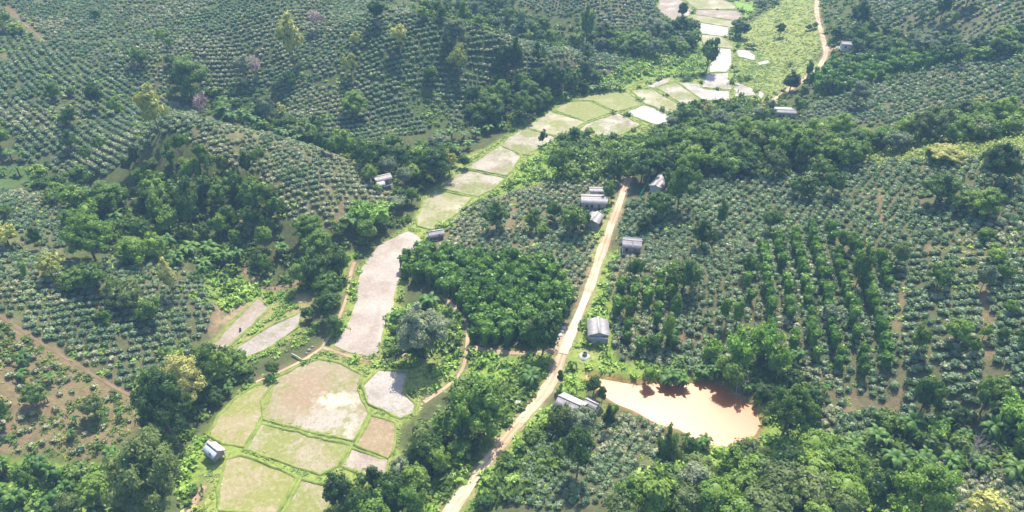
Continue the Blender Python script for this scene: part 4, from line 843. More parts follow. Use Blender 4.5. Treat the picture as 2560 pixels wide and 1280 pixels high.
# zones filled with trees: outline, crown width m, height m, spacing m, kinds, landmark phrase
ZONES = [
 ("1640,365 1700,352 1850,345 1950,350 2050,362 2150,366 2250,350 2300,338 2400,326 2560,318 2700,314 2700,345 2560,345 2400,362 2250,378 2180,395 2110,425 2030,440 1950,446 1780,445 1700,440 1620,440", 7.0, 8.0, 4.6, ['round', 'bright', 'olive', 'bright', 'bright', 'lime', 'dark', 'bright'], 'in the tree belt'),
 ("320,430 450,405 520,425 640,440 715,510 690,570 720,640 860,660 840,720 760,740 690,700 600,680 560,620 470,600 380,570 300,520", 4.0, 6.2, 4.5, ['round', 'dark', 'round_tall', 'bright', 'bright_small', 'olive', 'bright_tall'], 'on the wooded lower slope of the spur'),
 ("60,440 180,450 330,540 430,600 420,650 330,660 200,600 120,500", 5.0, 5.5, 4.8, ['bright', 'round', 'lime'], 'in the left hand gully'),
 ("1060,1095 1130,1060 1180,1100 1185,1130 1120,1195 1045,1275 1010,1330 880,1330 905,1265 1000,1215 1030,1150", 4.7, 5, 4.2, ['round', 'bright', 'olive', 'bright'], 'in the grove between the paddies and the road'),
 ("1570,1330 1620,1230 1700,1185 1780,1175 1900,1172 2080,1165 2120,1200 2200,1220 2260,1330", 6.0, 6, 4.3, ['bright', 'lime', 'olive', 'silver', 'bright', 'dark', 'olive'], 'in the thicket below the brown pond'),
 ("1430,120 1500,130 1620,150 1740,130 1740,60 1700,60 1640,90 1560,90 1480,80", 5.5, 6, 5.5, ['dark', 'round', 'silver', 'bright'], 'on the valley side at the far end of the paddies'),
 ("1180,330 1160,290 1230,220 1330,190 1430,200 1540,230 1480,245 1400,260 1330,290 1270,325", 5.5, 6.5, 5.0, ['dark', 'round', 'bright', 'round'], 'on the wooded bank left of the upper paddies'),
 ("890,400 1000,395 1120,360 1150,385 1100,450 1040,490 980,500 930,470", 5.0, 5.5, 4.8, ['round', 'dark', 'bright', 'silver'], 'around the shed left of the paddies'),
 ("1050,50 1100,20 1250,-10 1300,30 1320,90 1420,110 1380,118 1250,80", 5.5, 6, 6.0, ['dark', 'round', 'bright'], 'in the hidden valley beyond the upper ridge'),
 ("2060,110 2150,60 2300,100 2440,130 2560,120 2560,150 2400,160 2260,165 2180,150", 5.5, 6, 6.0, ['dark', 'round', 'bright'], 'in the wooded strip above the far rows'),
 ("1380,470 1400,330 1500,345 1640,345 1680,330 1640,430 1560,440 1460,455", 3.6, 3.4, 5.6, ['shrub', 'shrub_bright', 'bright_small', 'round_small'], 'on the rough ground before the white-walled house'),
 ("1660,300 1740,270 1880,262 1940,270 1900,300 1950,310 1700,322 1640,340", 4.2, 4, 5.2, ['bright', 'silver', 'shrub', 'round_small'], 'between the upper paddies and the tree belt'),
 ("1380,900 1290,1060 1250,1090 1260,960 1300,900", 2.4, 1.6, 4.6, ['shrub_bright', 'shrub', 'bright_small'], 'on the overgrown slope left of the dirt road'),
 ("1250,1130 1400,1040 1460,1090 1380,1200 1200,1310 1120,1330", 2.8, 2.6, 4.0, ['shrub_bright', 'shrub', 'round_small'], 'on the overgrown slope right of the lower road'),
 ("960,900 1000,775 1110,775 1160,810 1160,860 1060,895", 2.8, 2.5, 3.8, ['shrub_bright', 'shrub'], 'around the pale round tree'),
 ("-40,1150 180,1185 320,1230 340,1330 -40,1330", 4.0, 3.5, 4.5, ['shrub_bright', 'bright', 'round_small'], 'in the lower left corner thicket'),
 ("1850,900 2000,930 2060,1060 2000,1110 1900,1010 1870,970", 4.5, 4.5, 4.6, ['dark', 'round', 'shrub'], 'on the dark bank right of the brown pond'),
 ("2060,1110 2240,1060 2480,1060 2560,1010 2700,1010 2700,1190 2450,1170 2300,1140 2200,1190 2120,1200", 4.0, 4.0, 5.2, ['dark', 'round', 'shrub', 'bright_small'], 'in the gully along the lower right'),
 ("510,225 600,235 700,295 790,322 905,375 920,412 790,366 650,320 540,290", 4.2, 4.2, 4.0, ['dark', 'round', 'shrub', 'dark'], 'in the dark gully behind the spur'),
 ("500,900 560,870 640,920 560,1000 500,1060 470,1000", 4.5, 5, 4.2, ['dark', 'round', 'bright'], 'on the stream bank left of the big paddy'),
]
BAN = """62,912,40,34 62,950,34,30 132,956,34,28 120,1003,28,24 192,1060,30,26 184,1098,34,28 250,1124,26,22 305,1046,28,22 95,1130,26,22 200,548,40,34 288,556,42,34 196,582,36,34 320,1180,66,54 296,1160,50,44 1070,768,50,40 1320,958,50,36
1670,958,50,36 1700,962,40,30 1762,946,36,30 1792,944,40,34 1984,900,36,34 1750,1118,40,30 1712,1106,30,24 2060,985,32,30 2120,1132,50,40 2190,1120,56,46 2090,1150,40,34 2268,1095,60,56 2232,1170,56,46 2280,1172,52,50 2310,1165,44,40 2365,1176,50,40 2345,1085,44,40 2470,1105,66,56
2515,1096,56,44 2440,1180,44,34 2520,1190,50,40 20,1190,56,56 110,1180,56,50 150,1210,50,50 60,1270,56,50 140,1275,56,46 15,1250,50,50 180,1240,40,40 560,660,40,40 530,640,40,38 590,650,36,34 480,640,40,34 440,660,40,34 510,680,40,36 420,620,36,32
560,290,36,32 580,305,36,32 600,296,34,30 620,305,34,30 640,312,34,30 560,262,34,30 590,270,34,30 545,240,30,28 1510,228,28,26 1525,224,28,26 1540,222,28,26 1498,230,26,24 1552,226,22,20 1480,232,26,24 1100,350,34,30 1130,345,34,30 1160,350,34,30 1190,345,34,30 1220,335,34,28
1250,325,30,26 1170,372,32,28 1140,385,32,28 1085,395,30,26 700,340,32,28 720,348,32,28 745,356,30,26 660,322,32,28 925,545,40,34 950,535,34,30 885,575,46,44 50,440,34,30 100,470,34,28 85,478,34,26 30,400,34,34 60,400,30,30 12,440,30,26 710,640,36,36 800,690,40,40 805,715,36,34 1640,60,20,18
2400,1110,40,34 1005,745,26,24 560,960,34,34 575,985,30,30 2010,1100,36,30 1860,985,32,30"""
BAMB = "945,565,90,60 905,560,60,50 1840,922,84,84 1900,905,74,80 1935,940,64,70 2520,1070,100,64 2555,1120,70,60 2330,1110,50,44 1775,905,56,50 2210,362,50,40 2460,340,50,44 2540,336,56,50 2380,350,50,44"
PINKB = "2410,1172,84,78 1838,985,60,46 2210,1015,16,24"
INFO = dict(round=('dark green round-crowned tree', 'tree'), dark=('very dark dense tree', 'tree'), bright=('bright green leafy tree', 'tree'), yel=('yellowish sparse-crowned tree', 'tree'), lime=('lime green domed tree', 'tree'), silver=('pale grey-green tree', 'tree'), olive=('olive green domed tree', 'tree'),
 pink=('leafless pinkish tree', 'tree'), bare=('bare grey-branched tree', 'dead tree'), yel_tall=('tall yellow-green tree', 'tree'), dark_tall=('tall narrow dark tree', 'tree'), round_tall=('tall full-crowned green tree', 'tree'), bright_tall=('tall slim bright green tree', 'tree'),
 round_umb=('umbrella-crowned tree on vine-clad trunk', 'tree'), bright_small=('small bright green tree', 'tree'), round_small=('small round green tree', 'tree'), dark_small=('small dark tree', 'tree'), shrub=('low dark green shrub', 'shrub'), shrub_bright=('low bright green shrub', 'shrub'),
 banana=('banana plant with drooping leaves', 'banana plant'), bananas=('banana clump with several stems', 'banana plant'), bamboo=('feathery arching bamboo clump', 'bamboo'), vine=('pepper vine pillar on a post', 'pepper vine'))
NAME = dict(olive='olive_tree' if 0 else 'domed_tree', round='round_tree', dark='dense_tree', bright='leafy_tree', lime='domed_tree', dark_tall='narrow_tree', round_tall='full_tree', bright_tall='slim_tree', round_umb='umbrella_tree', bright_small='young_tree', round_small='small_tree', dark_small='small_dark_tree', shrub='shrub', shrub_bright='shrub', banana='banana_plant', bananas='banana_clump', bamboo='bamboo_clump', pink='bare_pink_tree', bare='dead_tree', vine='pepper_vine', yel='yellow_tree', yel_tall='yellow_tree', silver='pale_tree')
LM = [(541, 1130, "the field hut on stilts"), (1494, 820, "the roadside house"), (1483, 505, "the long white-walled house"), (1485, 548, "the small half-hidden house"), (1578, 610, "the dark-roofed house"),
 (1646, 455, "the long narrow barn"), (1959, 278, "the two-part house"), (2121, 115, "the far purple-roofed house"), (2032, 188, "the upper road's pale shed"), (957, 447, "the white lean-to shed"), (1090, 585, "the channel-head grey shed"),
 (1425, 1012, "the pond house"), (1462, 885, "the well"), (1650, 1010, "the brown pond"), (1870, 1060, "the brown pond's right end"), (1520, 960, "the brown pond's left end"), (780, 985, "the big muddy paddy"), (980, 975, "the wet five-sided paddy"),
 (750, 1110, "the long mixed paddy"), (630, 1210, "the lowest yellow paddy"), (600, 1050, "the yellow paddy above the hut"), (925, 790, "the lower muddy channel"), (1020, 620, "the head of the muddy channel"), (590, 820, "the upper small pond"), (660, 850, "the lower small pond"), (1100, 515, "the lowest green upper paddy"),
 (1240, 400, "the wet paddy in mid valley"), (1390, 310, "the bend of the paddies"), (1620, 290, "the whitest paddy"), (1790, 200, "the valley-narrows paddies"), (1800, 145, "the long white paddy"), (1780, 70, "the farthest paddies"), (1570, 450, "the head of the dirt road"), (1510, 620, "the mid dirt road"),
 (1390, 940, "the bend in the dirt road"), (1200, 1170, "the dirt road's lower end"), (2050, 70, "the upper dirt road"), (1900, 275, "the upper road's near end"), (75, 70, "the upper left ridge path"), (200, 920, "the left slope's red track"), (1062, 840, "the big pale round tree"), (485, 200, "the left hill's domed tree"),
 (738, 110, "the tallest yellow tree"), (1148, 150, "the yellow tree below the ridge"), (240, 590, "the left gully's lime tree"), (1199, 1010, "the lower road's big lime tree"), (410, 1200, "the big bottom-left tree"), (430, 1010, "the streamside darkest tree"), (2310, 110, "the pale far dome tree"),
 (2485, 410, "the right hill's dark pair"), (2137, 670, "the tall mid-plot tree"), (2295, 990, "the full tree above the gully"), (1956, 1030, "the big pondside round tree"), (2280, 1240, "the bottom yellow-lime tree"), (2410, 1135, "the gully's bare grey tree"), (2400, 370, "the bright green strip"),
 (1200, 750, "the dense pepper plot"), (1850, 350, "the middle tree belt"), (2150, 350, "the right tree belt"), (640, 480, "the wooded lower spur"), (760, 370, "the crest of the spur"), (1100, 60, "the end of the upper ridge"), (950, 20, "the top of the upper ridge"), (590, 290, "the banana gully"), (100, 640, "the left edge plot"), (340, 740, "the left plot's row of trees"),
 (2383, 830, "the right plot's lime tree"), (1706, 690, "the dark tree by the pepper rows"), (880, 300, "the big slope's bright trees"), (2340, 480, "the right slope's dark trees"), (2450, 700, "the right slope's pale tree")]
LMA = np.array([(a, b) for a, b, c in LM], float)
ORD = ['', 'second ', 'third ', 'fourth ', 'fifth ', 'sixth ', 'seventh ', 'eighth ', 'ninth ', 'tenth ', 'eleventh ', 'twelfth ', 'thirteenth ', 'fourteenth ', 'fifteenth ']
PLACED = []   # dict(kind, loc, w, h, rot, u, v, group)
def put(kind, u, v, w=None, h=None, wm=None, hm=None, p=None, group=None):
    p = hit([u], [v])[0] if p is None else p
    du, dv_, dep = proj(p)
    if wm is None: wm = w*dep/F0; hm = h*dep/(F0*math.cos(PITCH - math.atan((640-v)/F0)))*.98
    PLACED.append(dict(kind=kind, p=p, w=float(wm)*(.9 if v > 980 and u < 330 else 1.08), h=float(hm)*1.03, u=float(du), v=float(dv_), dep=float(dep), group=group))
used = []
for s_ in TREES.split():
    a = s_.split(','); put(a[4], float(a[0]), float(a[1]), float(a[2]), float(a[3]))
for s_ in BAN.split():
    a = [float(x) for x in s_.split(',')]; put('bananas' if a[2] > 35 else 'banana', *a[:2], a[2]*1.15, a[3]*1.25)
for s_ in BAMB.split(): a = [float(x) for x in s_.split(',')]; put('bamboo', *a)
for s_ in PINKB.split(): a = [float(x) for x in s_.split(',')]; put('bare', *a)
hand = np.array([(q['p'][0], q['p'][1], q['w']) for q in PLACED])
HOUSE = np.array([(o.location.x, o.location.y) for o in bpy.data.objects if o.type == 'EMPTY' and o.get('category') in ('house', 'hut', 'shed', 'barn', 'well')])
ROADD = lambda x, y: np.min([pdist(x, y, ln, False) - wd*.5 for ln, wd in W_ROADS], axis=0)
ALLP = [q[:, :2] for q in structure_edges] + [plane(*np.array(CHANNEL).T, 0)[:, :2], WP[:, :2]]
def inwater(x, y, pad=0.0):
    r = np.zeros(np.shape(x), bool)
    for P in ALLP:
        lo, hi = P.min(0)-pad, P.max(0)+pad; m = (x > lo[0]) & (x < hi[0]) & (y > lo[1]) & (y < hi[1])
        if not m.any(): continue
        xm, ym = x[m], y[m]; k = inpoly(xm, ym, P)
        if pad: k |= pdist(xm, ym, P) < pad
        r[m] |= k
    return r
for zi, (poly, wz, hz, sp, kinds, ph) in enumerate(ZONES):
    P = PX(poly); q = np.random.default_rng(900+zi); W = hit(*dens(P, 40).T); lo, hi = W[:, :2].min(0), W[:, :2].max(0); pts = []
    n = int((hi-lo).prod()/sp**2*3); C = q.uniform(lo, hi, (n, 2)); z = hgt(C[:, 0], C[:, 1]); u_, v_, d_ = proj(np.stack([C[:, 0], C[:, 1], z], 1))
    ok = inpoly(u_, v_, P) & ~inwater(C[:, 0], C[:, 1], 1.0) & (ROADD(C[:, 0], C[:, 1]) > wz*.5)
    for c, z0, o_ in zip(C, z, ok):
        if not o_: continue
        if len(hand) and (np.hypot(hand[:, 0]-c[0], hand[:, 1]-c[1]) < hand[:, 2]*.38 + wz*.28).any(): continue
        if (np.hypot(HOUSE[:, 0]-c[0], HOUSE[:, 1]-c[1]) < 3.6+wz*.5).any(): continue
        if pts and (np.hypot(*(np.array(pts)-c).T) < sp*.86).any(): continue
        pts.append(c); s = q.uniform(.72, 1.25); put(kinds[q.integers(len(kinds))], 0, 0, wm=wz*s, hm=hz*s*q.uniform(.85, 1.2), p=np.array([c[0], c[1], z0]), group=ph)
# pepper vine pillars in rows
VINES = [("1008,655 1060,640 1200,648 1385,670 1432,765 1400,868 1180,868 1175,800 1110,738 1005,705", 62, 2.45, 2.4, 2.45, 4.6, 'the dense pepper plot left of the road', .97),
 ("1880,610 2060,570 2210,650 2235,900 2150,960 2000,930 1900,850 1850,720", 78, 4.3, 2.6, 2.0, 4.0, 'the rows on the right hillside', .85),
 ("1535,720 1690,690 1700,860 1660,890 1545,885", 78, 3.2, 2.6, 2.1, 4.0, 'the rows just right of the roadside house', .6),
 ("2050,165 2150,155 2360,135 2375,158 2250,190 2100,238 2050,242 2020,215", 20, 3.4, 2.8, 2.4, 4.4, 'the leafy strip above the far rows', .9),
 ("280,380 360,380 480,430 560,470 700,520 650,560 560,520 300,420", 35, 5.5, 4.5, 1.7, 6.5, 'the wooded lower spur', .5),
 ("30,700 190,770 320,830 400,760 300,700 120,640", 38, 7.5, 6.5, 1.4, 3.8, 'the left edge plot', .5)]
VN = []
for vi, (poly, deg, rs, bs, wv, hv, ph, pr_) in enumerate(VINES):
    P = PX(poly); W = hit(*dens(P, 30).T); c0 = W[:, :2].mean(0); rad = np.hypot(*(W[:, :2]-c0).T).max(); q = np.random.default_rng(700+vi)
    a = R(deg); A, B = np.meshgrid(np.arange(-rad, rad, rs), np.arange(-rad, rad, bs)); A = A + (q.random(A.shape)-.5)*.7; B = B + (q.random(B.shape)-.5)*.8
    x = c0[0] + B*math.cos(a) - A*math.sin(a); y = c0[1] + B*math.sin(a) + A*math.cos(a); x, y = x.ravel(), y.ravel(); z = hgt(x, y); u_, v_, _ = proj(np.stack([x, y, z], 1))
    ok = inpoly(u_, v_, P) & (q.random(len(x)) < pr_) & (ROADD(x, y) > 2)
    for cx, cy, cz in zip(x[ok], y[ok], z[ok]):
        if (np.hypot(hand[:, 0]-cx, hand[:, 1]-cy) < hand[:, 2]*.3).any(): continue
        VN.append((cx, cy, cz, wv*q.uniform(.85, 1.2), hv*q.uniform(.8, 1.15), ph))
VN.sort(key=lambda t_: proj(np.array(t_[:3]))[2]/t_[4])

# labels: what it looks like, the landmark nearest to it, and its order there
for q in PLACED:
    k = np.argsort(np.hypot(LMA[:, 0]-q['u'], (LMA[:, 1]-q['v'])*1.2)); k = k[0] if np.hypot(*(LMA[k[0]]-(q['u'], q['v'])+(0, 0))) > 14 else k[1]
    dx, dy = q['u']-LM[k][0], q['v']-LM[k][1]
    rel = ('left of' if dx < 0 else 'right of') if abs(dx) > abs(dy)*1.1 else ('above' if dy < 0 else 'below'); q['lm'] = k; q['rel'] = rel; q['d'] = math.hypot(dx, dy)
groups = {}
for q in PLACED:
    sz = 'large ' if q['w'] > 8.2 and q['kind'] in ('round', 'bright', 'dark', 'silver', 'lime', 'olive') else ''
    q['sz'] = sz; groups.setdefault((q['kind'], sz, q['lm'], q['rel']), []).append(q)
for (kd, sz, lm, rel), qs in groups.items():
    qs.sort(key=lambda q: q['d'])
    for i, q in enumerate(qs):
        base = INFO[kd][0]
        if len(qs) == 1: q['label'] = f"{sz}{base} {rel} {LM[lm][2]}"
        else: q['label'] = f"{sz}{base} {rel} {LM[lm][2]}, {ORD[min(i, 14)]}nearest"
        if len(q['label'].split()) > 16: print('LONG', q['label'])
KG = dict(tree='trees', shrub='shrubs')
first = {}
def place(q, idx):
    kd = q['kind']; kv = kd+'_big' if q['w'] > 8.5 and kd in BIGK else kd; var = PR[kv][idx % len(PR[kv])]; nm = NAME.get(kd) or {'tree': 'broadleaf_tree'}.get(INFO[kd][1], 'broadleaf_tree')
    o = bpy.data.objects.new(nm, None); COL.objects.link(o); o.location = q['p']; o.rotation_euler = (0, 0, random.uniform(0, 6.28)); o.scale = (q['w'], q['w']*random.uniform(.9, 1.1), q['h'])
    if kd.endswith('_tall') or kd in ('round', 'dark', 'bright'): o.rotation_euler[0] = random.uniform(-.05, .05); o.rotation_euler[1] = random.uniform(-.05, .05)
    o['label'] = q['label']; o['category'] = INFO[kd][1]
    o['group'] = q['group'] and ({'shrub': 'shrubs '}.get(INFO[kd][1], 'trees ') + q['group']) or {'banana plant': 'banana plants', 'shrub': 'scattered shrubs', 'bamboo': 'bamboo clumps', 'dead tree': 'dead trees'}.get(INFO[kd][1], 'scattered trees on the slopes')
    for pn, me in var:
        c = bpy.data.objects.new(pn, me); COL.objects.link(c); c.parent = o
    return o
cnt = {}
for q in PLACED:
    cnt[q['kind']] = cnt.get(q['kind'], 0) + 1; place(q, cnt[q['kind']])
for i, (x, y, z, wv, hv, ph) in enumerate(VN[:300]):
    var = PR['vine'][i % 4]; o = bpy.data.objects.new('pepper_vine', None); COL.objects.link(o); o.location = (x, y, z); o.rotation_euler = (0, 0, random.uniform(0, 6.28)); o.scale = (wv, wv, hv)
    o['label'] = 'leafy green pepper vine pillar in ' + ph; o['category'] = 'pepper vine'; o['group'] = 'pepper vine pillars in ' + ph
    for pn, me in var: c = bpy.data.objects.new(pn, me); COL.objects.link(c); c.parent = o

# ------------------------------------------------------------------ coffee bushes, weeds, grass
def merge(protos, P, S, Z, rot, rnd, name, m, kind='stuff', **props):
    """P (n,3) places, S widths, Z heights; one mesh"""
    k = rng.integers(0, len(protos), len(P)); Vs, Ts, Qs, Rs = [], [], [], []; off = 0
    for j, (V, T, Q) in enumerate(protos):
        s = np.where(k == j)[0]; n = len(s)
        if not n: continue
        c, si = np.cos(rot[s])[:, None], np.sin(rot[s])[:, None]
        x = (V[None, :, 0]*c - V[None, :, 1]*si)*S[s, None] + P[s, 0, None]; y = (V[None, :, 0]*si + V[None, :, 1]*c)*S[s, None] + P[s, 1, None]; z = V[None, :, 2]*Z[s, None] + P[s, 2, None]
        Vs.append(np.stack([x, y, z], -1).reshape(-1, 3)); o_ = (np.arange(n)*len(V))[:, None, None] + off
        if len(T): Ts.append((T[None] + o_).reshape(-1, 3))
        if len(Q): Qs.append((Q[None] + o_).reshape(-1, 4))
        Rs.append(np.repeat(rnd[s], len(V))); off += n*len(V)
    me = mesh(name, np.vstack(Vs), np.vstack(Ts) if Ts else None, np.vstack(Qs) if Qs else None, mats=[m], rnd=np.concatenate(Rs))
    o = link(name, me, kind=kind, **props); return o
SKIP = [PX(z_) for z_ in ("560,215 680,215 720,280 620,280 560,250", "1000,200 1080,220 1120,260 1120,320 1060,310 1010,250")]
treexy = np.array([(q['p'][0], q['p'][1], q['w']) for q in PLACED if q['kind'] != 'banana'])
NOSOIL = [(ln, .75) for ln in W_SOIL] + [(ln, 1.2) for ln in W_PATHS]
CB = []
for fi, (nm, (poly, deg, rs, bs, bw, ph)) in enumerate(FIELDS.items()):
    P = PX(poly); W = hit(*dens([(max(-260, min(2760, a)), b) for a, b in P], 60).T); c0 = W[:, :2].mean(0); rad = np.hypot(*(W[:, :2]-c0).T).max(); q = np.random.default_rng(300+fi); a = R(deg)
    A, B = np.meshgrid(np.arange(-rad, rad, rs*(.90 if nm.startswith('hill') else 1.05)), np.arange(-rad, rad, bs*(.84 if nm.startswith('hill') else .9))); B = B + (np.arange(A.shape[1]) % 2)[None]*bs*.5 + (q.random(A.shape)-.5)*bs*.45; A = A + (q.random(A.shape)-.5)*rs*(.42 if nm.startswith('right') or nm in ('mid', 'pond_front', 'corner') else .18)
    x = c0[0] + B*math.cos(a) - A*math.sin(a); y = c0[1] + B*math.sin(a) + A*math.cos(a); x, y = x.ravel(), y.ravel()
    if nm.startswith('hill') or nm == 'right_far_top':     # rows bend gently with the slope
        bx = (vnoise(x, y, 40, 60)-.5)*9; by = (vnoise(x, y, 40, 61)-.5)*9; x, y = x+bx, y+by
    else: bx = (vnoise(x, y, 30, 62)-.5)*4; x = x+bx
    z = hgt(x, y); u_, v_, dd = proj(np.stack([x, y, z], 1)); ok = inpoly(u_, v_, P) & (u_ > -260) & (u_ < 2820) & (v_ > -70) & (v_ < 1400) & (dd < 520)
    x, y, z = x[ok], y[ok], z[ok]; keep = (q.random(len(x)) < (.94 if nm != 'scrub_left' else .8)) & ~inwater(x, y, 1.2) & (ROADD(x, y) > 1.3)
    keep &= vnoise(x, y, 6, 70+fi) > .10
    for ln, dd_ in NOSOIL: keep &= pdist(x, y, ln, False) > dd_
    u_, v_, _ = proj(np.stack([x, y, z], 1))
    for s_ in SKIP: keep &= ~(inpoly(u_, v_, s_) & (q.random(len(x)) < .55))
    x, y, z = x[keep], y[keep], z[keep]
    for c in treexy: 
        m = np.hypot(x-c[0], y-c[1]) > min(c[2]*.16, 1.0); x, y, z = x[m], y[m], z[m]
    for c in HOUSE: m = np.hypot(x-c[0], y-c[1]) > 3.6; x, y, z = x[m], y[m], z[m]
    s = bw*(.90 if nm.startswith('hill') else 1.04)*q.uniform(.78, 1.18, len(x))*(.86 + .28*vnoise(x, y, 12, 90)); CB.append(np.stack([x, y, z, s, s*q.uniform(.68, .86, len(x)), np.full(len(x), fi), vnoise(x, y, 15, 95)], 1))
CB = np.vstack(CB); print('bushes', len(CB))
u_, v_, dd = proj(CB[:, :3]+np.array([0, 0, .8])); inf = (u_ > 20) & (u_ < 2540) & (v_ > 20) & (v_ < 1262); H_ = hit(u_, v_); vis = np.abs(proj(H_)[2]-dd) < 4
treeu = np.array([(q['u'], q['v'], q['w']*F0/q['dep']) for q in PLACED]); hid = np.zeros(len(CB), bool)
for a, b, c in treeu: hid |= (np.abs(u_-a) < c*.5) & (v_ < b+4) & (v_ > b-c*1.1)
score = np.where(inf & vis & ~hid, CB[:, 3]/dd, 0); top = np.argsort(-score)[:300]; sel = np.zeros(len(CB), bool); sel[top] = True
FN = list(FIELDS)
for i in top:
    x, y, z, s, h, fi, dn = CB[i]; ph = FIELDS[FN[int(fi)]][5]; o = link('coffee_bush', (BUSHD if dn > .72 else BUSHM)[rng.integers(0, 3 if dn > .72 else len(BUSHM))], loc=(x, y, z-.05), label='round glossy green coffee bush in the ' + ph, category='coffee bush', group='coffee bushes in the ' + ph)
    o.scale = (s, s, h); o.rotation_euler = (0, 0, random.uniform(0, 6.28))
rest = CB[~sel]; DRY_LIT = {'hill_spur': .55, 'hill_left': .20, 'hill_left_top': .15, 'mid': .22, 'corner': .3, 'scrub_left': .4, 'hill_top': .18, 'right_up': .1}  # drier bushes; spur and hill values also paint sunlit paleness into leaf colour
bias = np.array([DRY_LIT.get(k_, 0) for k_ in FN]); dry = (rest[:, 6] + bias[rest[:, 5].astype(int)] + (rng.random(len(rest))-.5)*.5) > .80
for mask, m_ in ((~dry, M['coffee']), (dry, M['coffeedry'])):
    r_ = rest[mask]; merge([BUSH[k] for k in range(7)], r_[:, :3]-np.array([0, 0, .05]), r_[:, 3], r_[:, 4], rng.uniform(0, 6.28, len(r_)), rng.random(len(r_)), 'coffee_bush_rows', m_, label='mass of coffee bushes covering the slopes in rows', category='coffee bushes')
if len(VN) > 300:
    r_ = np.array([t_[:5] for t_ in VN[300:]]); G4 = [pillar_geo(s) for s in (1, 2, 3, 4)]; merge(G4, r_[:, :3], r_[:, 3], r_[:, 4], rng.uniform(0, 6.28, len(r_)), rng.random(len(r_)), 'pepper_vine_rows', M['vine'], label='mass of smaller pepper vines standing in the far strips', category='pepper vines')
def scatter(polys, n_per, seed, pad=.3, roadpad=.3, clump=0.0):
    out = []
    for k, poly in enumerate(polys):
        P = PX(poly); q = np.random.default_rng(seed+k); W = hit(*dens([(max(-260, min(2760, a)), b) for a, b in P], 50).T); lo, hi = W[:, :2].min(0), W[:, :2].max(0); n = int((hi-lo).prod()*n_per); C = q.uniform(lo, hi, (n, 2))
        z = hgt(C[:, 0], C[:, 1]); u_, v_, d_ = proj(np.stack([C[:, 0], C[:, 1], z], 1)); ok = inpoly(u_, v_, P) & (d_ < 480) & (u_ > -200) & (u_ < 2760) & (v_ > -60) & (v_ < 1380); C, z = C[ok], z[ok]
        ok = ~inwater(C[:, 0], C[:, 1], pad) & (ROADD(C[:, 0], C[:, 1]) > roadpad)
        for ln in W_PATHS: ok &= pdist(C[:, 0], C[:, 1], ln, False) > .9
        if clump: ok &= vnoise(C[:, 0], C[:, 1], 4.5, seed+k) > clump
        out.append(np.stack([C[:, 0], C[:, 1], z], 1)[ok])
    return np.vstack(out)
def mass(P, lo, hi, zlo, zhi, protos, m, name, label, cat):
    n = len(P); s = rng.uniform(lo, hi, n)*(.7+.6*vnoise(P[:, 0], P[:, 1], 5, 33)); h = s*rng.uniform(zlo, zhi, n)
    for c in HOUSE: k = np.hypot(P[:, 0]-c[0], P[:, 1]-c[1]) > 3.3; P, s, h = P[k], s[k], h[k]
    print(name, len(P)); merge(protos, P, s, h, rng.uniform(0, 6.28, len(P)), rng.random(len(P)), name, m, label=label, category=cat)
P1 = scatter(GREENZ, .30, 2000, roadpad=1.1); mass(P1, 1.1, 2.4, .6, 1.2, WEED, M['weed'], 'undergrowth', 'bright green leafy undergrowth over the rough ground beside the road and paddies', 'undergrowth')
P1b = scatter(GREENZ, .035, 2500); mass(P1b, 1.3, 2.8, .8, 1.3, WEED, M['scrub'], 'undergrowth', 'darker bushy undergrowth mixed into the rough ground', 'undergrowth')
WOODZ = [z_[0] for z_ in ZONES] + ["300,540 420,560 520,600 610,645 595,700 490,700 420,660 330,660", "530,215 600,250 680,300 780,330 900,372 960,420 900,412 790,365 640,320 540,290", "1900,860 2000,930 2060,1000 2020,1080 1900,1000", "860,620 940,600 1020,560 1030,540 960,520 880,560 850,620", "1000,1160 1150,960 1280,960 1290,1060 1180,1200 1060,1290 850,1330 870,1220", "350,900 430,870 560,860 580,960 480,1100 380,1160 340,1060"]
P2 = scatter(WOODZ, .22, 2100); mass(P2, 1.5, 3.2, .7, 1.3, WEED, M['scrub'], 'undergrowth', 'dark green undergrowth beneath the trees and along the gullies', 'undergrowth')
P3 = scatter(YGZ + ["690,940 800,885 840,905 905,935 900,985 925,1035 885,1110 840,1175 745,1195 600,1130 655,1050", VALLEY and " ".join(f"{a:.0f},{b:.0f}" for a, b in VALLEY)], .55, 2200, pad=-.0)
mass(P3, .6, 1.2, .28, .6, GRASS, M['grass'], 'grass', 'yellow-green grass on the paddy banks and open strips', 'grass')
P4 = scatter([f_[0] for k_, f_ in FIELDS.items() if k_ != 'scrub_left'], .13, 2300, clump=.32); mass(P4, .8, 1.6, .4, .8, WEED + GRASS, M['weed'], 'field_weeds', 'low weeds growing between the coffee rows', 'weeds')
P5 = scatter([FIELDS['scrub_left'][0]], .85, 2400, clump=.35); mass(P5, .5, 1.5, .4, .8, WEED + GRASS, M['scrub'], 'field_weeds', 'patchy scrub on the half cleared slope', 'weeds')
P7 = scatter(["-200,-60 2760,-60 2760,330 -200,330"], .10, 2600); fin = np.zeros(len(P7), bool); u7, v7, _ = proj(P7)
for f_ in [f_[0] for f_ in FIELDS.values()] + GREENZ + YGZ: fin |= inpoly(u7, v7, PX(f_))
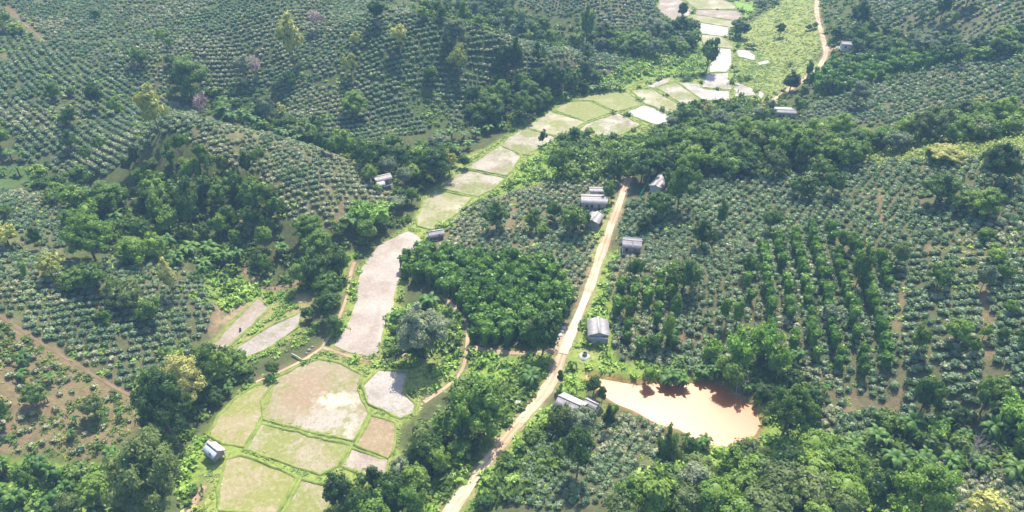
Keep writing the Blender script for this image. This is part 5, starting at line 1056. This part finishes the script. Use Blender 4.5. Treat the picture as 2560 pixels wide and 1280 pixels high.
P7 = P7[~fin]; mass(P7, 1.4, 3.0, .7, 1.3, WEED, M['scrub'], 'undergrowth', 'green scrub over the unplanted ground of the far slopes', 'undergrowth')
PA = scatter(["560,862 600,835 668,778 720,745 750,770 745,795 670,825 600,862 570,900 545,880", "590,762 640,735 700,728 760,712 760,735 690,750 640,762", "575,905 660,875 745,830 790,800 800,830 760,860 690,895 600,930"], .7, 2670, pad=.7); mass(PA, .8, 1.4, .6, 1.0, WEED, M['weed'], 'undergrowth', 'leafy green banks around the two small ponds', 'undergrowth')
P8 = scatter(["560,215 680,215 720,280 620,280 560,250", "1000,180 1130,250 1120,320 1060,310 1010,240", "700,270 800,260 820,320 720,315"], .35, 2650); mass(P8, .8, 1.5, .4, .8, GRASS + WEED, M['scrub'], 'field_weeds', 'green weeds in the gaps of the big slope', 'weeds')
P9 = scatter([FIELDS['scrub_left'][0]], .6, 2660, clump=.36); mass(P9, .5, 1.1, .4, .8, GRASS, M['strip'], 'grass', 'dry yellowish grass on the half cleared slope', 'grass')
P6 = scatter(["2120,400 2230,375 2400,350 2560,342 2735,335 2735,382 2560,380 2420,395 2320,402 2200,412"], .6, 2450); mass(P6, 1.4, 2.3, .7, 1.1, WEED, M['strip'], 'grass', 'pale yellow-green tall grass strip on the right hillside', 'grass')
print('objects', len(bpy.data.objects), 'placed', len(PLACED), 'vines', len(VN))
# ------------------------------------------------------------------ haze
hb = bpy.data.materials.new('haze_air'); hb.use_nodes = True; t = hb.node_tree; t.nodes.clear()
pv = t.nodes.new('ShaderNodeVolumePrincipled'); pv.inputs['Color'].default_value = (.38, .64, 1.0, 1); pv.inputs['Density'].default_value = .00034; pv.inputs['Anisotropy'].default_value = -.15
mo = t.nodes.new('ShaderNodeOutputMaterial'); t.links.new(pv.outputs[0], mo.inputs['Volume'])
zlo = float(ZZ.min()) - 2; g = Geo(); g.box((0, 0, (zlo+150)/2), (7300, 7300, 150-zlo)); hz = mesh('haze', *g.get(), mats=[hb]); link('haze', hz, kind='stuff')
